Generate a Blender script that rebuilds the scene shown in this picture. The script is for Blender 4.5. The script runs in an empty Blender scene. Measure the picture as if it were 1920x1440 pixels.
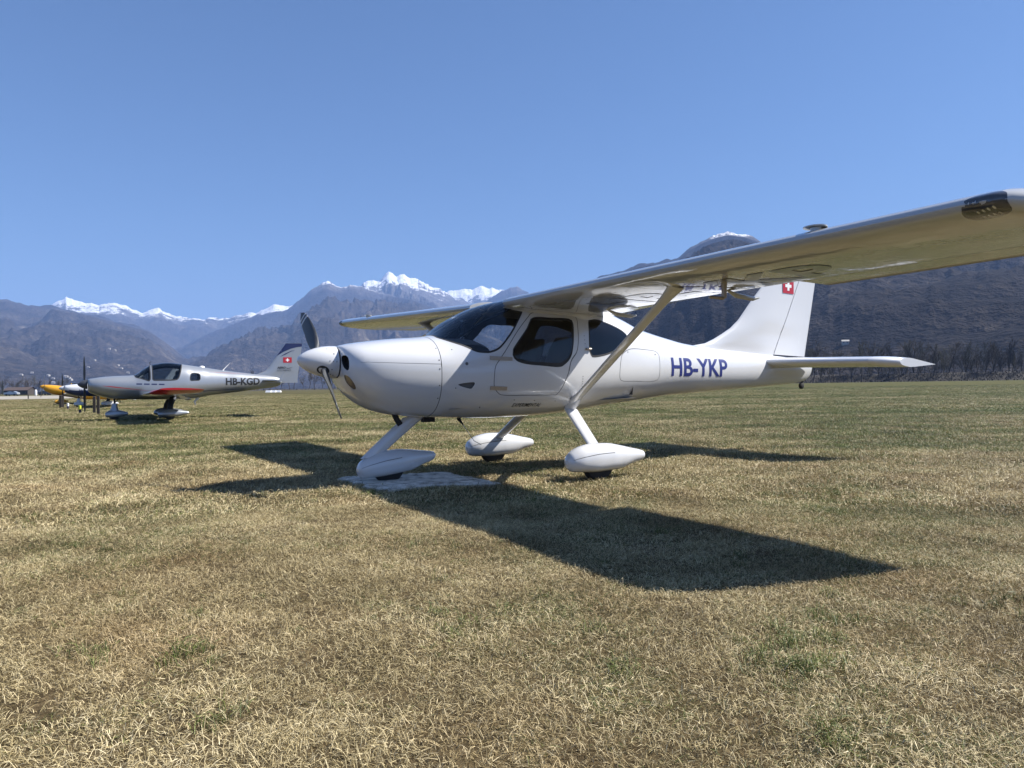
import bpy, bmesh, math, random
import numpy as np
from mathutils import Vector, Matrix, noise
from mathutils.geometry import delaunay_2d_cdt
R = math.radians
sc = bpy.context.scene
COL = sc.collection

# ------------------------------------------------------------------ camera
F_PX, PITCH, ROLL, CAM_H = 1441.6, 0.0017, 0.0153, 0.8975
cam_data = bpy.data.cameras.new('camera')
cam_data.sensor_fit = 'HORIZONTAL'
cam_data.sensor_width = 36.0
cam_data.lens = F_PX / 1920.0 * 36.0
cam_data.clip_start = 0.05
cam_data.clip_end = 90000.0
cam = bpy.data.objects.new('camera', cam_data)
COL.objects.link(cam)
cam.matrix_world = (Matrix.Translation((0, 0, CAM_H)) @ Matrix.Rotation(math.pi / 2 + PITCH, 4, 'X')
                    @ Matrix.Rotation(-ROLL, 4, 'Z'))
sc.camera = cam

# ------------------------------------------------------------------ sky, sun, exposure
SUN_AZ, SUN_EL = 1.4614, 0.8009            # azimuth from +Y towards +X
world = bpy.data.worlds.new('World'); sc.world = world; world.use_nodes = True
wn = world.node_tree.nodes; wl = world.node_tree.links
bg = wn['Background']; bg.inputs['Strength'].default_value = 0.057
sky = wn.new('ShaderNodeTexSky'); sky.sky_type = 'NISHITA'; sky.sun_disc = False
sky.sun_elevation = SUN_EL; sky.sun_rotation = SUN_AZ
sky.altitude = 200; sky.air_density = 1.1; sky.dust_density = 0.5; sky.ozone_density = 10.0
wl.new(sky.outputs[0], bg.inputs['Color'])
sun_data = bpy.data.lights.new('sun', 'SUN'); sun_data.energy = 5.0; sun_data.angle = R(0.53)
sun_data.color = (1.0, 0.965, 0.91)
sun = bpy.data.objects.new('sun', sun_data); COL.objects.link(sun)
sdir = Vector((math.sin(SUN_AZ) * math.cos(SUN_EL), math.cos(SUN_AZ) * math.cos(SUN_EL), math.sin(SUN_EL)))
sun.rotation_euler = sdir.to_track_quat('Z', 'Y').to_euler()
sun.location = (60, 20, 60)
vs = sc.view_settings
vs.view_transform = 'Standard'; vs.look = 'None'; vs.exposure = 1.10; vs.gamma = 1.0
vs.use_curve_mapping = False
HAZE = 1.1e-4
cy = sc.cycles
cy.max_bounces = 8; cy.diffuse_bounces = 3; cy.glossy_bounces = 4; cy.transparent_max_bounces = 16
cy.transmission_bounces = 6; cy.volume_bounces = 0
cy.use_adaptive_sampling = True; cy.adaptive_threshold = 0.008
cy.use_denoising = True
try:
    cy.denoiser = 'OPENIMAGEDENOISE'; cy.denoising_prefilter = 'ACCURATE'; cy.denoising_input_passes = 'RGB_ALBEDO_NORMAL'
except Exception: pass
cy.caustics_reflective = False; cy.caustics_refractive = False

# ------------------------------------------------------------------ helpers
def tag(o, label=None, cat=None, group=None, kind=None):
    if label: o['label'] = label
    if cat: o['category'] = cat
    if group: o['group'] = group
    if kind: o['kind'] = kind
    return o

def empty(name, loc=(0, 0, 0), rz=0.0, label=None, cat=None, group=None):
    o = bpy.data.objects.new(name, None); COL.objects.link(o)
    o.location = loc; o.rotation_euler = (0, 0, rz); o.empty_display_size = 0.2
    return tag(o, label, cat, group)

def link(name, me, mat, parent=None):
    o = bpy.data.objects.new(name, me); COL.objects.link(o)
    if mat is not None and not me.materials:
        for m in (mat if isinstance(mat, (list, tuple)) else [mat]): me.materials.append(m)
    if parent is not None: o.parent = parent
    return o

def mesh(name, V, Fc, mat, parent=None, sharp=35, mi=None):
    me = bpy.data.meshes.new(name)
    me.from_pydata([tuple(map(float, v)) for v in V], [], [tuple(f) for f in Fc])
    me.polygons.foreach_set('use_smooth', [True] * len(me.polygons))
    if mi is not None: me.polygons.foreach_set('material_index', mi)
    if sharp: me.set_sharp_from_angle(angle=R(sharp))
    me.update()
    return link(name, me, mat, parent)

class MB:
    """collects simple solids into one mesh"""
    def __init__(s): s.V = []; s.F = []
    def add(s, V, Fc):
        k = len(s.V); s.V += [tuple(v) for v in V]; s.F += [tuple(i + k for i in f) for f in Fc]; return s
    def box(s, c, d, M=None):
        x, y, z = d[0] / 2, d[1] / 2, d[2] / 2
        V = [Vector((sx * x, sy * y, sz * z)) for sz in (-1, 1) for sy in (-1, 1) for sx in (-1, 1)]
        if M is not None: V = [M @ v for v in V]
        V = [v + Vector(c) for v in V]
        return s.add(V, [(0, 2, 3, 1), (4, 5, 7, 6), (0, 1, 5, 4), (2, 6, 7, 3), (0, 4, 6, 2), (1, 3, 7, 5)])
    def tube(s, pts, rad, n=10, cap=True, sq=1.0, up=None):
        pts = [Vector(p) for p in pts]
        if not hasattr(rad, '__len__'): rad = [rad] * len(pts)
        k = len(pts); V = []; prev = None
        for i, p in enumerate(pts):
            d = (pts[min(i + 1, k - 1)] - pts[max(i - 1, 0)]).normalized()
            if prev is None:
                a = Vector(up) if up else (Vector((0, 0, 1)) if abs(d.z) < .9 else Vector((1, 0, 0)))
            else: a = prev
            x = (a - d * a.dot(d)).normalized(); y = d.cross(x); prev = x
            for j in range(n):
                t = 2 * math.pi * j / n
                V.append(p + x * math.cos(t) * rad[i] + y * math.sin(t) * rad[i] * sq)
        Fc = [(i * n + j, i * n + (j + 1) % n, (i + 1) * n + (j + 1) % n, (i + 1) * n + j) for i in range(k - 1) for j in range(n)]
        if cap: Fc += [tuple(range(n - 1, -1, -1)), tuple((k - 1) * n + j for j in range(n))]
        return s.add(V, Fc)
    def lathe(s, prof, axis_o, axis_d, n=24, up=None):
        d = Vector(axis_d).normalized(); a = Vector(up) if up else (Vector((0, 0, 1)) if abs(d.z) < .9 else Vector((1, 0, 0)))
        x = (a - d * a.dot(d)).normalized(); y = d.cross(x); o = Vector(axis_o)
        V = [o + d * h + (x * math.cos(2 * math.pi * j / n) + y * math.sin(2 * math.pi * j / n)) * r for (h, r) in prof for j in range(n)]
        k = len(prof)
        Fc = [(i * n + j, i * n + (j + 1) % n, (i + 1) * n + (j + 1) % n, (i + 1) * n + j) for i in range(k - 1) for j in range(n)]
        if prof[0][1] > 1e-6: Fc.append(tuple(range(n - 1, -1, -1)))
        if prof[-1][1] > 1e-6: Fc.append(tuple((k - 1) * n + j for j in range(n)))
        return s.add(V, Fc)
    def build(s, name, mat, parent=None, sharp=35): return mesh(name, s.V, s.F, mat, parent, sharp)

# ------------------------------------------------------------------ materials
def nt(name):
    m = bpy.data.materials.new(name); m.use_nodes = True
    n = m.node_tree.nodes; return m, n, m.node_tree.links, n['Principled BSDF']

def plain(name, col, rough=.5, metal=0., coat=0., spec=.5, var=0.0, scale=8., bump=0., coat_r=.03):
    m, n, l, p = nt(name)
    p.inputs['Base Color'].default_value = (*col, 1); p.inputs['Roughness'].default_value = rough
    p.inputs['Metallic'].default_value = metal; p.inputs['Coat Weight'].default_value = coat
    p.inputs['Coat Roughness'].default_value = coat_r; p.inputs['Specular IOR Level'].default_value = spec
    tc = n.new('ShaderNodeTexCoord'); nz = n.new('ShaderNodeTexNoise')
    nz.inputs['Scale'].default_value = scale; nz.inputs['Detail'].default_value = 5
    l.new(tc.outputs['Object'], nz.inputs['Vector'])
    if var:
        mx = n.new('ShaderNodeMix'); mx.data_type = 'RGBA'
        mx.inputs['A'].default_value = (*[c * (1 - var) for c in col], 1)
        mx.inputs['B'].default_value = (*[min(1, c * (1 + var)) for c in col], 1)
        l.new(nz.outputs['Fac'], mx.inputs['Factor']); l.new(mx.outputs['Result'], p.inputs['Base Color'])
    mr = n.new('ShaderNodeMapRange'); mr.inputs['To Min'].default_value = rough * .85; mr.inputs['To Max'].default_value = min(1, rough * 1.15)
    l.new(nz.outputs['Fac'], mr.inputs['Value']); l.new(mr.outputs['Result'], p.inputs['Roughness'])
    if bump:
        b = n.new('ShaderNodeBump'); b.inputs['Strength'].default_value = bump; b.inputs['Distance'].default_value = .01
        l.new(nz.outputs['Fac'], b.inputs['Height']); l.new(b.outputs['Normal'], p.inputs['Normal'])
    return m

def glass_mat(name, tint, refl=1.0):
    m, n, l, p = nt(name); n.remove(p)
    out = n['Material Output']
    tr = n.new('ShaderNodeBsdfTransparent'); tr.inputs['Color'].default_value = (*tint, 1)
    gl = n.new('ShaderNodeBsdfGlossy'); gl.inputs['Roughness'].default_value = .02; gl.inputs['Color'].default_value = (refl, refl, refl, 1)
    fr = n.new('ShaderNodeFresnel'); fr.inputs['IOR'].default_value = 1.5
    mx = n.new('ShaderNodeMixShader')
    l.new(fr.outputs[0], mx.inputs[0]); l.new(tr.outputs[0], mx.inputs[1]); l.new(gl.outputs[0], mx.inputs[2])
    l.new(mx.outputs[0], out.inputs['Surface'])
    return m

M = {}
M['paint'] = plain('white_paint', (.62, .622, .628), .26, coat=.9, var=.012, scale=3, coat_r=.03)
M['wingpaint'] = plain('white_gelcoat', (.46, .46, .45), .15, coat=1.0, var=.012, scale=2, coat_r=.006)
_n = M['wingpaint'].node_tree.nodes; _l = M['wingpaint'].node_tree.links          # moulded skin is slightly wavy
_t = _n.new('ShaderNodeTexNoise'); _t.inputs['Scale'].default_value = 5.; _t.inputs['Detail'].default_value = 4; _c = _n.new('ShaderNodeTexCoord'); _l.new(_c.outputs['Object'], _t.inputs['Vector'])
_b = _n.new('ShaderNodeBump'); _b.inputs['Strength'].default_value = .35; _b.inputs['Distance'].default_value = .01; _l.new(_t.outputs['Fac'], _b.inputs['Height'])
_p = _n['Principled BSDF']; _l.new(_b.outputs['Normal'], _p.inputs['Normal']); _l.new(_b.outputs['Normal'], _p.inputs['Coat Normal'])
M['seal'] = plain('dark_seal', (.03, .03, .032), .7)
M['gap'] = plain('panel_gap', (.13, .13, .13), .8)
M['black'] = plain('black_rubber', (.018, .018, .019), .8, var=.3, scale=30)
M['prop'] = plain('prop_paint', (.055, .058, .062), .45, var=.25, scale=12)
M['proptip'] = plain('prop_stripe', (.5, .5, .5), .5)
M['steel'] = plain('steel', (.45, .43, .40), .4, metal=.8, var=.1)
M['hinge'] = plain('hinge_metal', (.42, .36, .30), .45, metal=.5, var=.2, scale=40)
M['dash'] = plain('glareshield', (.30, .25, .22), .9, var=.2, scale=60)
M['lining'] = plain('cabin_lining', (.10, .10, .105), .85, var=.1)
M['seat'] = plain('seat_fabric', (.045, .047, .052), .85, var=.2, scale=30)
M['seatlight'] = plain('seat_light', (.35, .35, .36), .7)
M['blue'] = plain('blue_lettering', (.018, .028, .16), .4)
M['ink'] = plain('black_lettering', (.015, .015, .017), .45)
M['under'] = plain('grey_lettering', (.06, .06, .07), .3, coat=1.0)
M['red'] = plain('red_paint', (.42, .012, .02), .35, coat=.5)
M['white'] = plain('flat_white', (.8, .8, .8), .5)
M['glass'] = glass_mat('cabin_glass', (.74, .77, .79))
M['darkglass'] = glass_mat('tinted_glass', (.22, .25, .28))
M['lens'] = plain('lens_housing', (.05, .05, .055), .12, coat=1.0, var=.3, scale=25)
M['led'] = plain('led', (.6, .6, .62), .2, metal=.6)
M['lens_reflection'] = plain('landing_lens', (.16, .12, .08), .25, coat=.8, var=.25, scale=90)  # mottled brown paints the grass reflected in the lens into its colour
M['clear'] = glass_mat('clear_plastic', (.93, .95, .96))
# ------------------------------------------------------------------ lofted bodies
def pchip(xs, ys):
    xs = np.array(xs, float); ys = np.array(ys, float); h = np.diff(xs); d = np.diff(ys) / h; m = np.zeros(len(xs))
    m[0] = d[0]; m[-1] = d[-1]
    for i in range(1, len(xs) - 1):
        if d[i - 1] * d[i] > 0:
            w1 = 2 * h[i] + h[i - 1]; w2 = h[i] + 2 * h[i - 1]; m[i] = (w1 + w2) / (w1 / d[i - 1] + w2 / d[i])
    def f(x):
        x = np.clip(np.asarray(x, float), xs[0], xs[-1]); i = np.clip(np.searchsorted(xs, x) - 1, 0, len(xs) - 2)
        t = (x - xs[i]) / h[i]; t2 = t * t; t3 = t2 * t
        return (2*t3 - 3*t2 + 1) * ys[i] + (t3 - 2*t2 + t) * h[i] * m[i] + (-2*t3 + 3*t2) * ys[i+1] + (t3 - t2) * h[i] * m[i+1]
    return f

class Loft:
    """superelliptic sections: a, top, bottom, half width, height of widest point, upper and lower exponent"""
    def __init__(s, T):
        T = np.array(T, float); s.T = T; s.a0 = T[0, 0]; s.a1 = T[-1, 0]
        s.zt, s.zb, s.w, s.zm, s.nu, s.nl = [pchip(T[:, 0], T[:, k]) for k in range(1, 7)]
        aa = np.unique(np.concatenate([np.linspace(x, y, 25) for x, y in zip(T[:-1, 0], T[1:, 0])]))
        dw = np.hypot(np.diff(s.w(aa)), .5 * np.diff(s.zt(aa) - s.zb(aa)))
        uu = np.concatenate([[0], np.cumsum(np.hypot(np.diff(aa), dw))]); s.aa, s.uu = aa, uu
    def a2u(s, a): return np.interp(a, s.aa, s.uu)
    def u2a(s, u): return np.interp(u, s.uu, s.aa)
    def pt(s, a, th):
        a = np.asarray(a, float); th = np.asarray(th, float); c, sn = np.cos(th), np.sin(th)
        n = np.where(sn >= 0, s.nu(a), s.nl(a)); H = np.where(sn >= 0, s.zt(a) - s.zm(a), s.zm(a) - s.zb(a))
        b = s.w(a) * np.sign(c) * np.abs(c) ** (2 / n); z = s.zm(a) + H * np.sign(sn) * np.abs(sn) ** (2 / n)
        return np.stack([a, b, z], -1)
    def G(s, p):
        a, b, z = p[..., 0], p[..., 1], p[..., 2]; zm = s.zm(a); up = z >= zm
        n = np.where(up, s.nu(a), s.nl(a)); H = np.where(up, s.zt(a) - zm, zm - s.zb(a))
        return (np.abs(b) / s.w(a)) ** n + (np.abs(z - zm) / H) ** n
    def nrm(s, p):
        e = 1e-4; g = np.zeros(p.shape)
        for k in range(3):
            d = np.zeros(3); d[k] = e; g[..., k] = (s.G(p + d) - s.G(p - d)) / (2 * e)
        return g / np.maximum(np.linalg.norm(g, axis=-1, keepdims=True), 1e-9)
    def side(s, a, z, sgn=1):
        """point on the flank at station a and height z"""
        zm = s.zm(a); up = z >= zm; n = np.where(up, s.nu(a), s.nl(a)); H = np.where(up, s.zt(a) - zm, zm - s.zb(a))
        r = np.clip(np.abs(z - zm) / H, 0, .999) ** n
        return np.stack([a, sgn * s.w(a) * (1 - r) ** (1 / n), z], -1)

def smooth_poly(P, step=.02, corner=None):
    """closed Catmull-Rom through P, resampled"""
    P = [np.array(p, float) for p in P]; n = len(P); out = []
    for i in range(n):
        p0, p1, p2, p3 = P[i - 1], P[i], P[(i + 1) % n], P[(i + 2) % n]
        k = max(1, int(np.linalg.norm(p2 - p1) / step))
        for j in range(k):
            t = j / k
            out.append(.5 * ((2 * p1) + (-p0 + p2) * t + (2*p0 - 5*p1 + 4*p2 - p3) * t*t + (-p0 + 3*p1 - 3*p2 + p3) * t**3))
    return np.array(out)

def offset_poly(P, d):
    n = len(P); A = .5 * sum(P[i][0] * P[(i+1) % n][1] - P[(i+1) % n][0] * P[i][1] for i in range(n)); sg = 1 if A > 0 else -1
    out = []
    for i in range(n):
        t = P[(i + 1) % n] - P[i - 1]; t = t / max(1e-9, np.linalg.norm(t)); out.append(P[i] + sg * d * np.array([t[1], -t[0]]))
    return np.array(out)

def inpoly(pts, P):
    x, y = pts[:, 0], pts[:, 1]; c = np.zeros(len(pts), bool); n = len(P)
    for i in range(n):
        x1, y1 = P[i]; x2, y2 = P[i - 1]
        k = (y1 > y) != (y2 > y)
        if abs(y2 - y1) > 1e-12: c ^= k & (x < (x2 - x1) * (y - y1) / (y2 - y1) + x1)
    return c

class Skin:
    """a loft cut into exact regions along outlines; outlines live in (u, theta * S)"""
    def __init__(s, L, xf, S=.5, nu=110, nt=72, alines=()):
        s.L, s.xf, s.S = L, xf, S; s.polys = []; s.nu, s.nt, s.alines = nu, nt, alines
    def toP(s, P): return [(float(s.L.a2u(a)), th * s.S) for a, th in P]
    def poly(s, P, mirror=False):
        Q = s.toP(P); out = [np.array(Q)]
        if mirror: out.append(np.array([(u, math.pi * s.S - v) for u, v in Q]))
        return out
    def add(s, name, polys):
        s.polys.append((name, [np.array(p) for p in polys]))
    def cut(s):
        L = s.L; U = L.uu[-1]
        us = sorted(set(list(np.linspace(0, U, s.nu)) + [float(L.a2u(a)) for a in s.alines]))
        vs_ = np.linspace(-math.pi / 2, 1.5 * math.pi, s.nt + 1) * s.S
        allp = [p for _, ps in s.polys for p in ps]
        G = np.array([(u, v) for u in us for v in vs_])
        keep = np.ones(len(G), bool)
        for p in allp:
            # drop grid points that crowd an outline
            for i in range(0, len(G), 4000):
                d = np.sqrt(((G[i:i+4000, None, :] - p[None, :, :]) ** 2).sum(-1)).min(1)
                keep[i:i+4000] &= d > .004
        edge = (np.abs(G[:, 1] - vs_[0]) < 1e-9) | (np.abs(G[:, 1] - vs_[-1]) < 1e-9)
        al = np.zeros(len(G), bool)
        for a in s.alines: al |= np.abs(G[:, 0] - float(L.a2u(a))) < 1e-9
        G = G[keep | edge | al]
        pts = [Vector(g) for g in G]; E = []
        for p in allp:
            k = len(pts); pts += [Vector(q) for q in p]; n = len(p)
            E += [(k + i, k + (i + 1) % n) for i in range(n)]
        v, e, f, *_ = delaunay_2d_cdt(pts, E, [], 0, 1e-6)
        V = np.array([(q[0], q[1]) for q in v]); Fc = np.array(f); Cn = V[Fc].mean(1)
        own = np.array(['body'] * len(Fc), dtype=object); done = np.zeros(len(Fc), bool)
        for name, ps in s.polys:
            ins = np.zeros(len(Fc), bool)
            for p in ps: ins |= inpoly(Cn, p)
            own[ins & ~done] = name; done |= ins
        s.V, s.F, s.own = V, Fc, own; s.Ca = L.u2a(Cn[:, 0])
        A = L.u2a(V[:, 0]); s.P = L.pt(A, V[:, 1] / s.S); s.N = L.nrm(s.P)
        return s
    def region(s, name, mask, mat, parent, off=0., walls=0., normals=True):
        Fc = s.F[mask]
        if not len(Fc): return None
        ids, inv = np.unique(Fc, return_inverse=True); Fc = inv.reshape(-1, 3)
        P = s.P[ids] + s.N[ids] * off; N = s.N[ids]
        X = np.array([s.xf(*p) for p in P]); XN = np.array([s.xf(*(p + n * 1e-3)) for p, n in zip(P, N)]) - X
        XN /= np.maximum(np.linalg.norm(XN, axis=1, keepdims=True), 1e-9)
        fn = np.cross(X[Fc[:, 1]] - X[Fc[:, 0]], X[Fc[:, 2]] - X[Fc[:, 0]]); flip = (fn * XN[Fc].sum(1)).sum(1) < 0
        Fc[flip] = Fc[flip][:, ::-1]
        faces = [tuple(map(int, f)) for f in Fc]; verts = [tuple(x) for x in X]
        if walls:
            cnt = {}
            for f in faces:
                for i in range(3):
                    k = (f[i], f[(i + 1) % 3]); cnt[k] = 1
            top = {}
            bd = [k for k in cnt if (k[1], k[0]) not in cnt]
            for k in bd:
                for q in k:
                    if q not in top:
                        top[q] = len(verts); verts.append(tuple(np.array(s.xf(*(s.P[ids[q]] + s.N[ids[q]] * (off + walls))))))
            faces += [(k[1], k[0], top[k[0]], top[k[1]]) for k in bd]
        me = bpy.data.meshes.new(name); me.from_pydata(verts, [], faces)
        me.polygons.foreach_set('use_smooth', [True] * len(faces))
        if normals and not walls: me.normals_split_custom_set_from_vertices([tuple(x) for x in XN])
        elif walls: me.set_sharp_from_angle(angle=R(40))
        return link(name, me, mat, parent)

# ------------------------------------------------------------------ lettering
def text_mesh(txt, width, height, shear=0., embolden=0.0, spacing=1.0):
    cu = bpy.data.curves.new('lettering', 'FONT'); cu.body = txt; cu.size = 1.0; cu.fill_mode = 'FRONT'
    cu.offset = embolden; cu.resolution_u = 4; cu.shear = shear; cu.space_character = spacing
    o = bpy.data.objects.new('lettering', cu); COL.objects.link(o)
    dg = bpy.context.evaluated_depsgraph_get(); dg.update()
    me = bpy.data.meshes.new_from_object(o.evaluated_get(dg))
    bpy.data.objects.remove(o); bpy.data.curves.remove(cu)
    V = np.array([v.co[:] for v in me.vertices]); lo, hi = V.min(0), V.max(0)
    for v in me.vertices:
        v.co.x = (v.co.x - lo[0]) / (hi[0] - lo[0]) * width; v.co.y = (v.co.y - lo[1]) / (hi[1] - lo[1]) * height; v.co.z = 0
    bm = bmesh.new(); bm.from_mesh(me); bpy.data.meshes.remove(me)
    bmesh.ops.remove_doubles(bm, verts=bm.verts, dist=1e-5)
    return bm

def cut_bm(bm, step, w, h):
    for ax, L in ((0, w), (1, h)):
        k = int(L / step)
        for i in range(1, k + 1):
            co = [0, 0, 0]; co[ax] = i * step; no = [0, 0, 0]; no[ax] = 1
            bmesh.ops.bisect_plane(bm, geom=bm.verts[:] + bm.edges[:] + bm.faces[:], plane_co=co, plane_no=no)
    return bm

def wrap_bm(bm, name, fn, mat, parent):
    for v in bm.verts: v.co = Vector(fn(v.co.x, v.co.y))
    me = bpy.data.meshes.new(name); bm.to_mesh(me); bm.free()
    me.polygons.foreach_set('use_smooth', [True] * len(me.polygons)); me.update()
    return link(name, me, mat, parent)

def rect_bm(x0, y0, x1, y1):
    bm = bmesh.new(); vs_ = [bm.verts.new((x, y, 0)) for x, y in ((x0, y0), (x1, y0), (x1, y1), (x0, y1))]; bm.faces.new(vs_); return bm

def poly_bm(pts):
    bm = bmesh.new(); bm.faces.new([bm.verts.new((x, y, 0)) for x, y in pts]); return bm

def swiss_flag(fn, x, y, w, h, parent, step=.03, name='flag_decal'):
    f = wrap_bm(cut_bm(rect_bm(0, 0, w, h), step, w, h), name, lambda u, v: fn(x + u, y + v, .002), M['red'], parent)
    t = h * .2; k = h * .31; cx, cy_ = x + w / 2, y + h / 2
    P = [(-t/2, -k), (t/2, -k), (t/2, -t/2), (k, -t/2), (k, t/2), (t/2, t/2), (t/2, k), (-t/2, k), (-t/2, t/2), (-k, t/2), (-k, -t/2), (-t/2, -t/2)]
    wrap_bm(poly_bm(P), 'white_cross', lambda u, v: fn(cx + u, cy_ + v, .004), M['white'], f)
    return f

# ------------------------------------------------------------------ wings
def airfoil(t, th=.13, m=.02, p=.4):
    """t in -1..1, negative = lower surface; x along the chord, z"""
    x = abs(t); yt = 5 * th * (.2969 * math.sqrt(x) - .126 * x - .3516 * x**2 + .2843 * x**3 - .1036 * x**4)
    yc = m / p**2 * (2*p*x - x*x) if x < p else m / (1-p)**2 * ((1 - 2*p) + 2*p*x - x*x)
    return x, yc + (yt if t >= 0 else -yt)

def strip_surface(rows, close_ends=True, close_loop=True):
    """rows of equal-length point lists -> V, F"""
    n = len(rows[0]); V = [p for r in rows for p in r]; Fc = []
    for i in range(len(rows) - 1):
        for j in range(n if close_loop else n - 1):
            k = (j + 1) % n; Fc.append((i*n + j, i*n + k, (i+1)*n + k, (i+1)*n + j))
    if close_ends: Fc += [tuple(range(n))[::-1], tuple((len(rows) - 1) * n + j for j in range(n))]
    return V, Fc

def fix(o):
    bm = bmesh.new(); bm.from_mesh(o.data); bmesh.ops.recalc_face_normals(bm, faces=bm.faces); bm.to_mesh(o.data); bm.free()
    return o
# ------------------------------------------------------------------ the white high-wing airplane
PO = (-1.9205, 6.8746); PSI = .5176; BANK, PIT = -.0212, -.0449
def xf(a, b, c): return (a, -b, c + BANK * b + PIT * (a - 2))      # airplane frame (aft, port, up) -> local
def flat(a, b, c): return (a, -b, c)                               # gear stands on level ground
plane = empty('high_wing_airplane', (PO[0], PO[1], 0), PSI,
              'white high-wing light airplane with blue letters HB-YKP standing nearest on the grass', 'airplane')
MAIN = [
(.358,1.200,.915,.150,1.058,2.0,2.0),(.366,1.208,.880,.235,1.050,2.1,2.1),(.385,1.215,.838,.300,1.040,2.2,2.2),
(.42,1.225,.790,.350,1.030,2.3,2.3),(.47,1.238,.745,.392,1.020,2.4,2.35),(.568,1.257,.674,.435,1.010,2.45,2.4),
(.68,1.276,.621,.465,1.005,2.5,2.4),(.86,1.304,.583,.498,1.0,2.5,2.4),(1.15,1.340,.566,.535,1.0,2.45,2.4),
(1.25,1.362,.563,.545,1.0,2.4,2.4),(1.49,1.528,.561,.562,1.0,2.15,2.4),(1.78,1.678,.565,.578,1.02,2.3,2.4),
(2.05,1.762,.577,.588,1.04,2.6,2.4),(2.28,1.812,.590,.592,1.06,2.8,2.4),(2.6,1.830,.617,.588,1.08,2.8,2.4),
(2.9,1.820,.656,.570,1.10,2.6,2.35),(3.2,1.785,.704,.530,1.12,2.4,2.3),(3.5,1.703,.747,.470,1.14,2.2,2.3),
(3.8,1.603,.789,.405,1.15,2.1,2.25),(4.0,1.560,.818,.370,1.16,2.1,2.2),(4.22,1.521,.850,.335,1.17,2.1,2.2),
(4.5,1.478,.880,.298,1.17,2.1,2.2),(4.9,1.450,.918,.250,1.18,2.1,2.2),(5.5,1.430,.975,.180,1.20,2.1,2.2),
(6.1,1.410,1.032,.118,1.22,2.1,2.2),(6.6,1.385,1.095,.066,1.25,2.0,2.1),(6.74,1.370,1.16,.045,1.27,2.0,2.0),
(6.79,1.330,1.24,.020,1.29,2.0,2.0)]
LM = Loft(MAIN)
DOOR = [(2.18,.768),(2.318,.764),(2.605,.744),(2.686,.672),(2.676,.493),(2.636,.162),(2.531,.003),(2.42,-.431),(2.348,-.463),(2.08,-.44),(1.817,-.416),(1.744,-.352),(1.696,-.199),(1.703,.045),(1.748,.141),(1.823,.253),(1.98,.5),(2.134,.713)]
WIN1 = [(2.179,.651),(2.366,.622),(2.585,.612),(2.617,.553),(2.607,.42),(2.579,.204),(2.543,.094),(2.472,.045),(2.396,.032),(2.203,.045),(2.033,.074),(1.939,.117),(1.904,.18),(1.912,.243),(1.983,.345),(2.085,.491),(2.135,.60)]
WIN2 = [(2.841,.608),(2.888,.681),(3.018,.708),(3.193,.67),(3.333,.613),(3.378,.541),(3.333,.426),(3.19,.251),(3.034,.156),(2.859,.11),(2.809,.126),(2.796,.225)]
BAG = [(3.228,.11),(3.261,.187),(3.394,.294),(3.6,.36),(3.791,.410),(3.855,.343),(3.861,.226),(3.857,0.),(3.853,-.185),(3.832,-.318),(3.709,-.36),(3.45,-.31),(3.264,-.277),(3.209,-.19),(3.205,-.03)]
SH = [(1.256,1.30),(1.258,1.059),(1.35,.694),(1.506,.401),(1.616,.315),(1.693,.297),(1.761,.319),(1.838,.401),(1.939,.547),(2.044,.756),(2.087,.863),(2.105,.974),(2.125,1.138),(2.171,1.347)]
SHIELD = [(1.254, math.pi/2)] + SH + [(2.19, math.pi/2)] + [(a, math.pi - t) for a, t in SH[::-1]]
VENT = [(1.333,-.185),(1.486,-.132),(1.48,-.219),(1.449,-.259)]
INLET = [(.3595,.307),(.364,.443),(.379,.36),(.385,.01),(.379,-.268),(.364,-.242),(.3595,-.018)]
OVAL = [(.369,-.622),(.387,-.513),(.425,-.621),(.449,-.791),(.441,-.902),(.402,-.909),(.376,-.806)]
SK = Skin(LM, xf, S=.5, nu=120, nt=80, alines=(1.170, 1.1765))
def rings(P, d0, d1, mirror=True, sm=True):
    Q = smooth_poly(SK.toP(P)) if sm else np.array(SK.toP(P)); o = []
    for d in (d0, d1):
        q = offset_poly(Q, d) if d else Q
        o.append([q] + ([np.array([(u, math.pi * SK.S - v) for u, v in q])] if mirror else []))
    return o
si, so = rings(SHIELD, -.006, .010, False); SK.add('windshield', si); SK.add('windshield_seal', so)
wi, wo = rings(WIN1, -.003, .010); SK.add('door_window', wi); SK.add('window_seal', wo)
di, do_ = rings(DOOR, -.0035, .0035); SK.add('door', di); SK.add('door_gap', do_)
ri, ro = rings(WIN2, -.003, .008); SK.add('rear_window', ri); SK.add('rear_seal', ro)
bi, bo = rings(BAG, -.003, .003, False); SK.add('baggage_door', bi); SK.add('baggage_gap', bo)
SK.add('vent', [smooth_poly(SK.toP(VENT), .01)])
ii, _ = rings(INLET, 0, 0); SK.add('inlet', ii)
oi, _ = rings(OVAL, 0, 0); SK.add('oval', oi)
strip = [(a, .160 - .02 * (a < .5)) for a in np.linspace(.46, 1.168, 40)]
SK.add('cowl_line', [np.array(SK.toP(strip + [(a, t - .011) for a, t in strip[::-1]]))] +
       [np.array([(u, math.pi * SK.S - v) for u, v in SK.toP(strip + [(a, t - .011) for a, t in strip[::-1]])])])
SK.cut()
ow, ca = SK.own, SK.Ca; port = SK.P[SK.F].mean(1)[:, 1] > 0
body = ow == 'body'; seamm = body & (ca > 1.170) & (ca < 1.1765)
fus = SK.region('fuselage', body & (ca >= 1.1765), M['paint'], plane)
cowl = SK.region('cowling', body & (ca <= 1.170), M['paint'], plane); cowl['label'] = 'white engine cowling with round air inlets'
SK.region('cowling_seam', seamm, M['gap'], fus, off=-.003)
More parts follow.
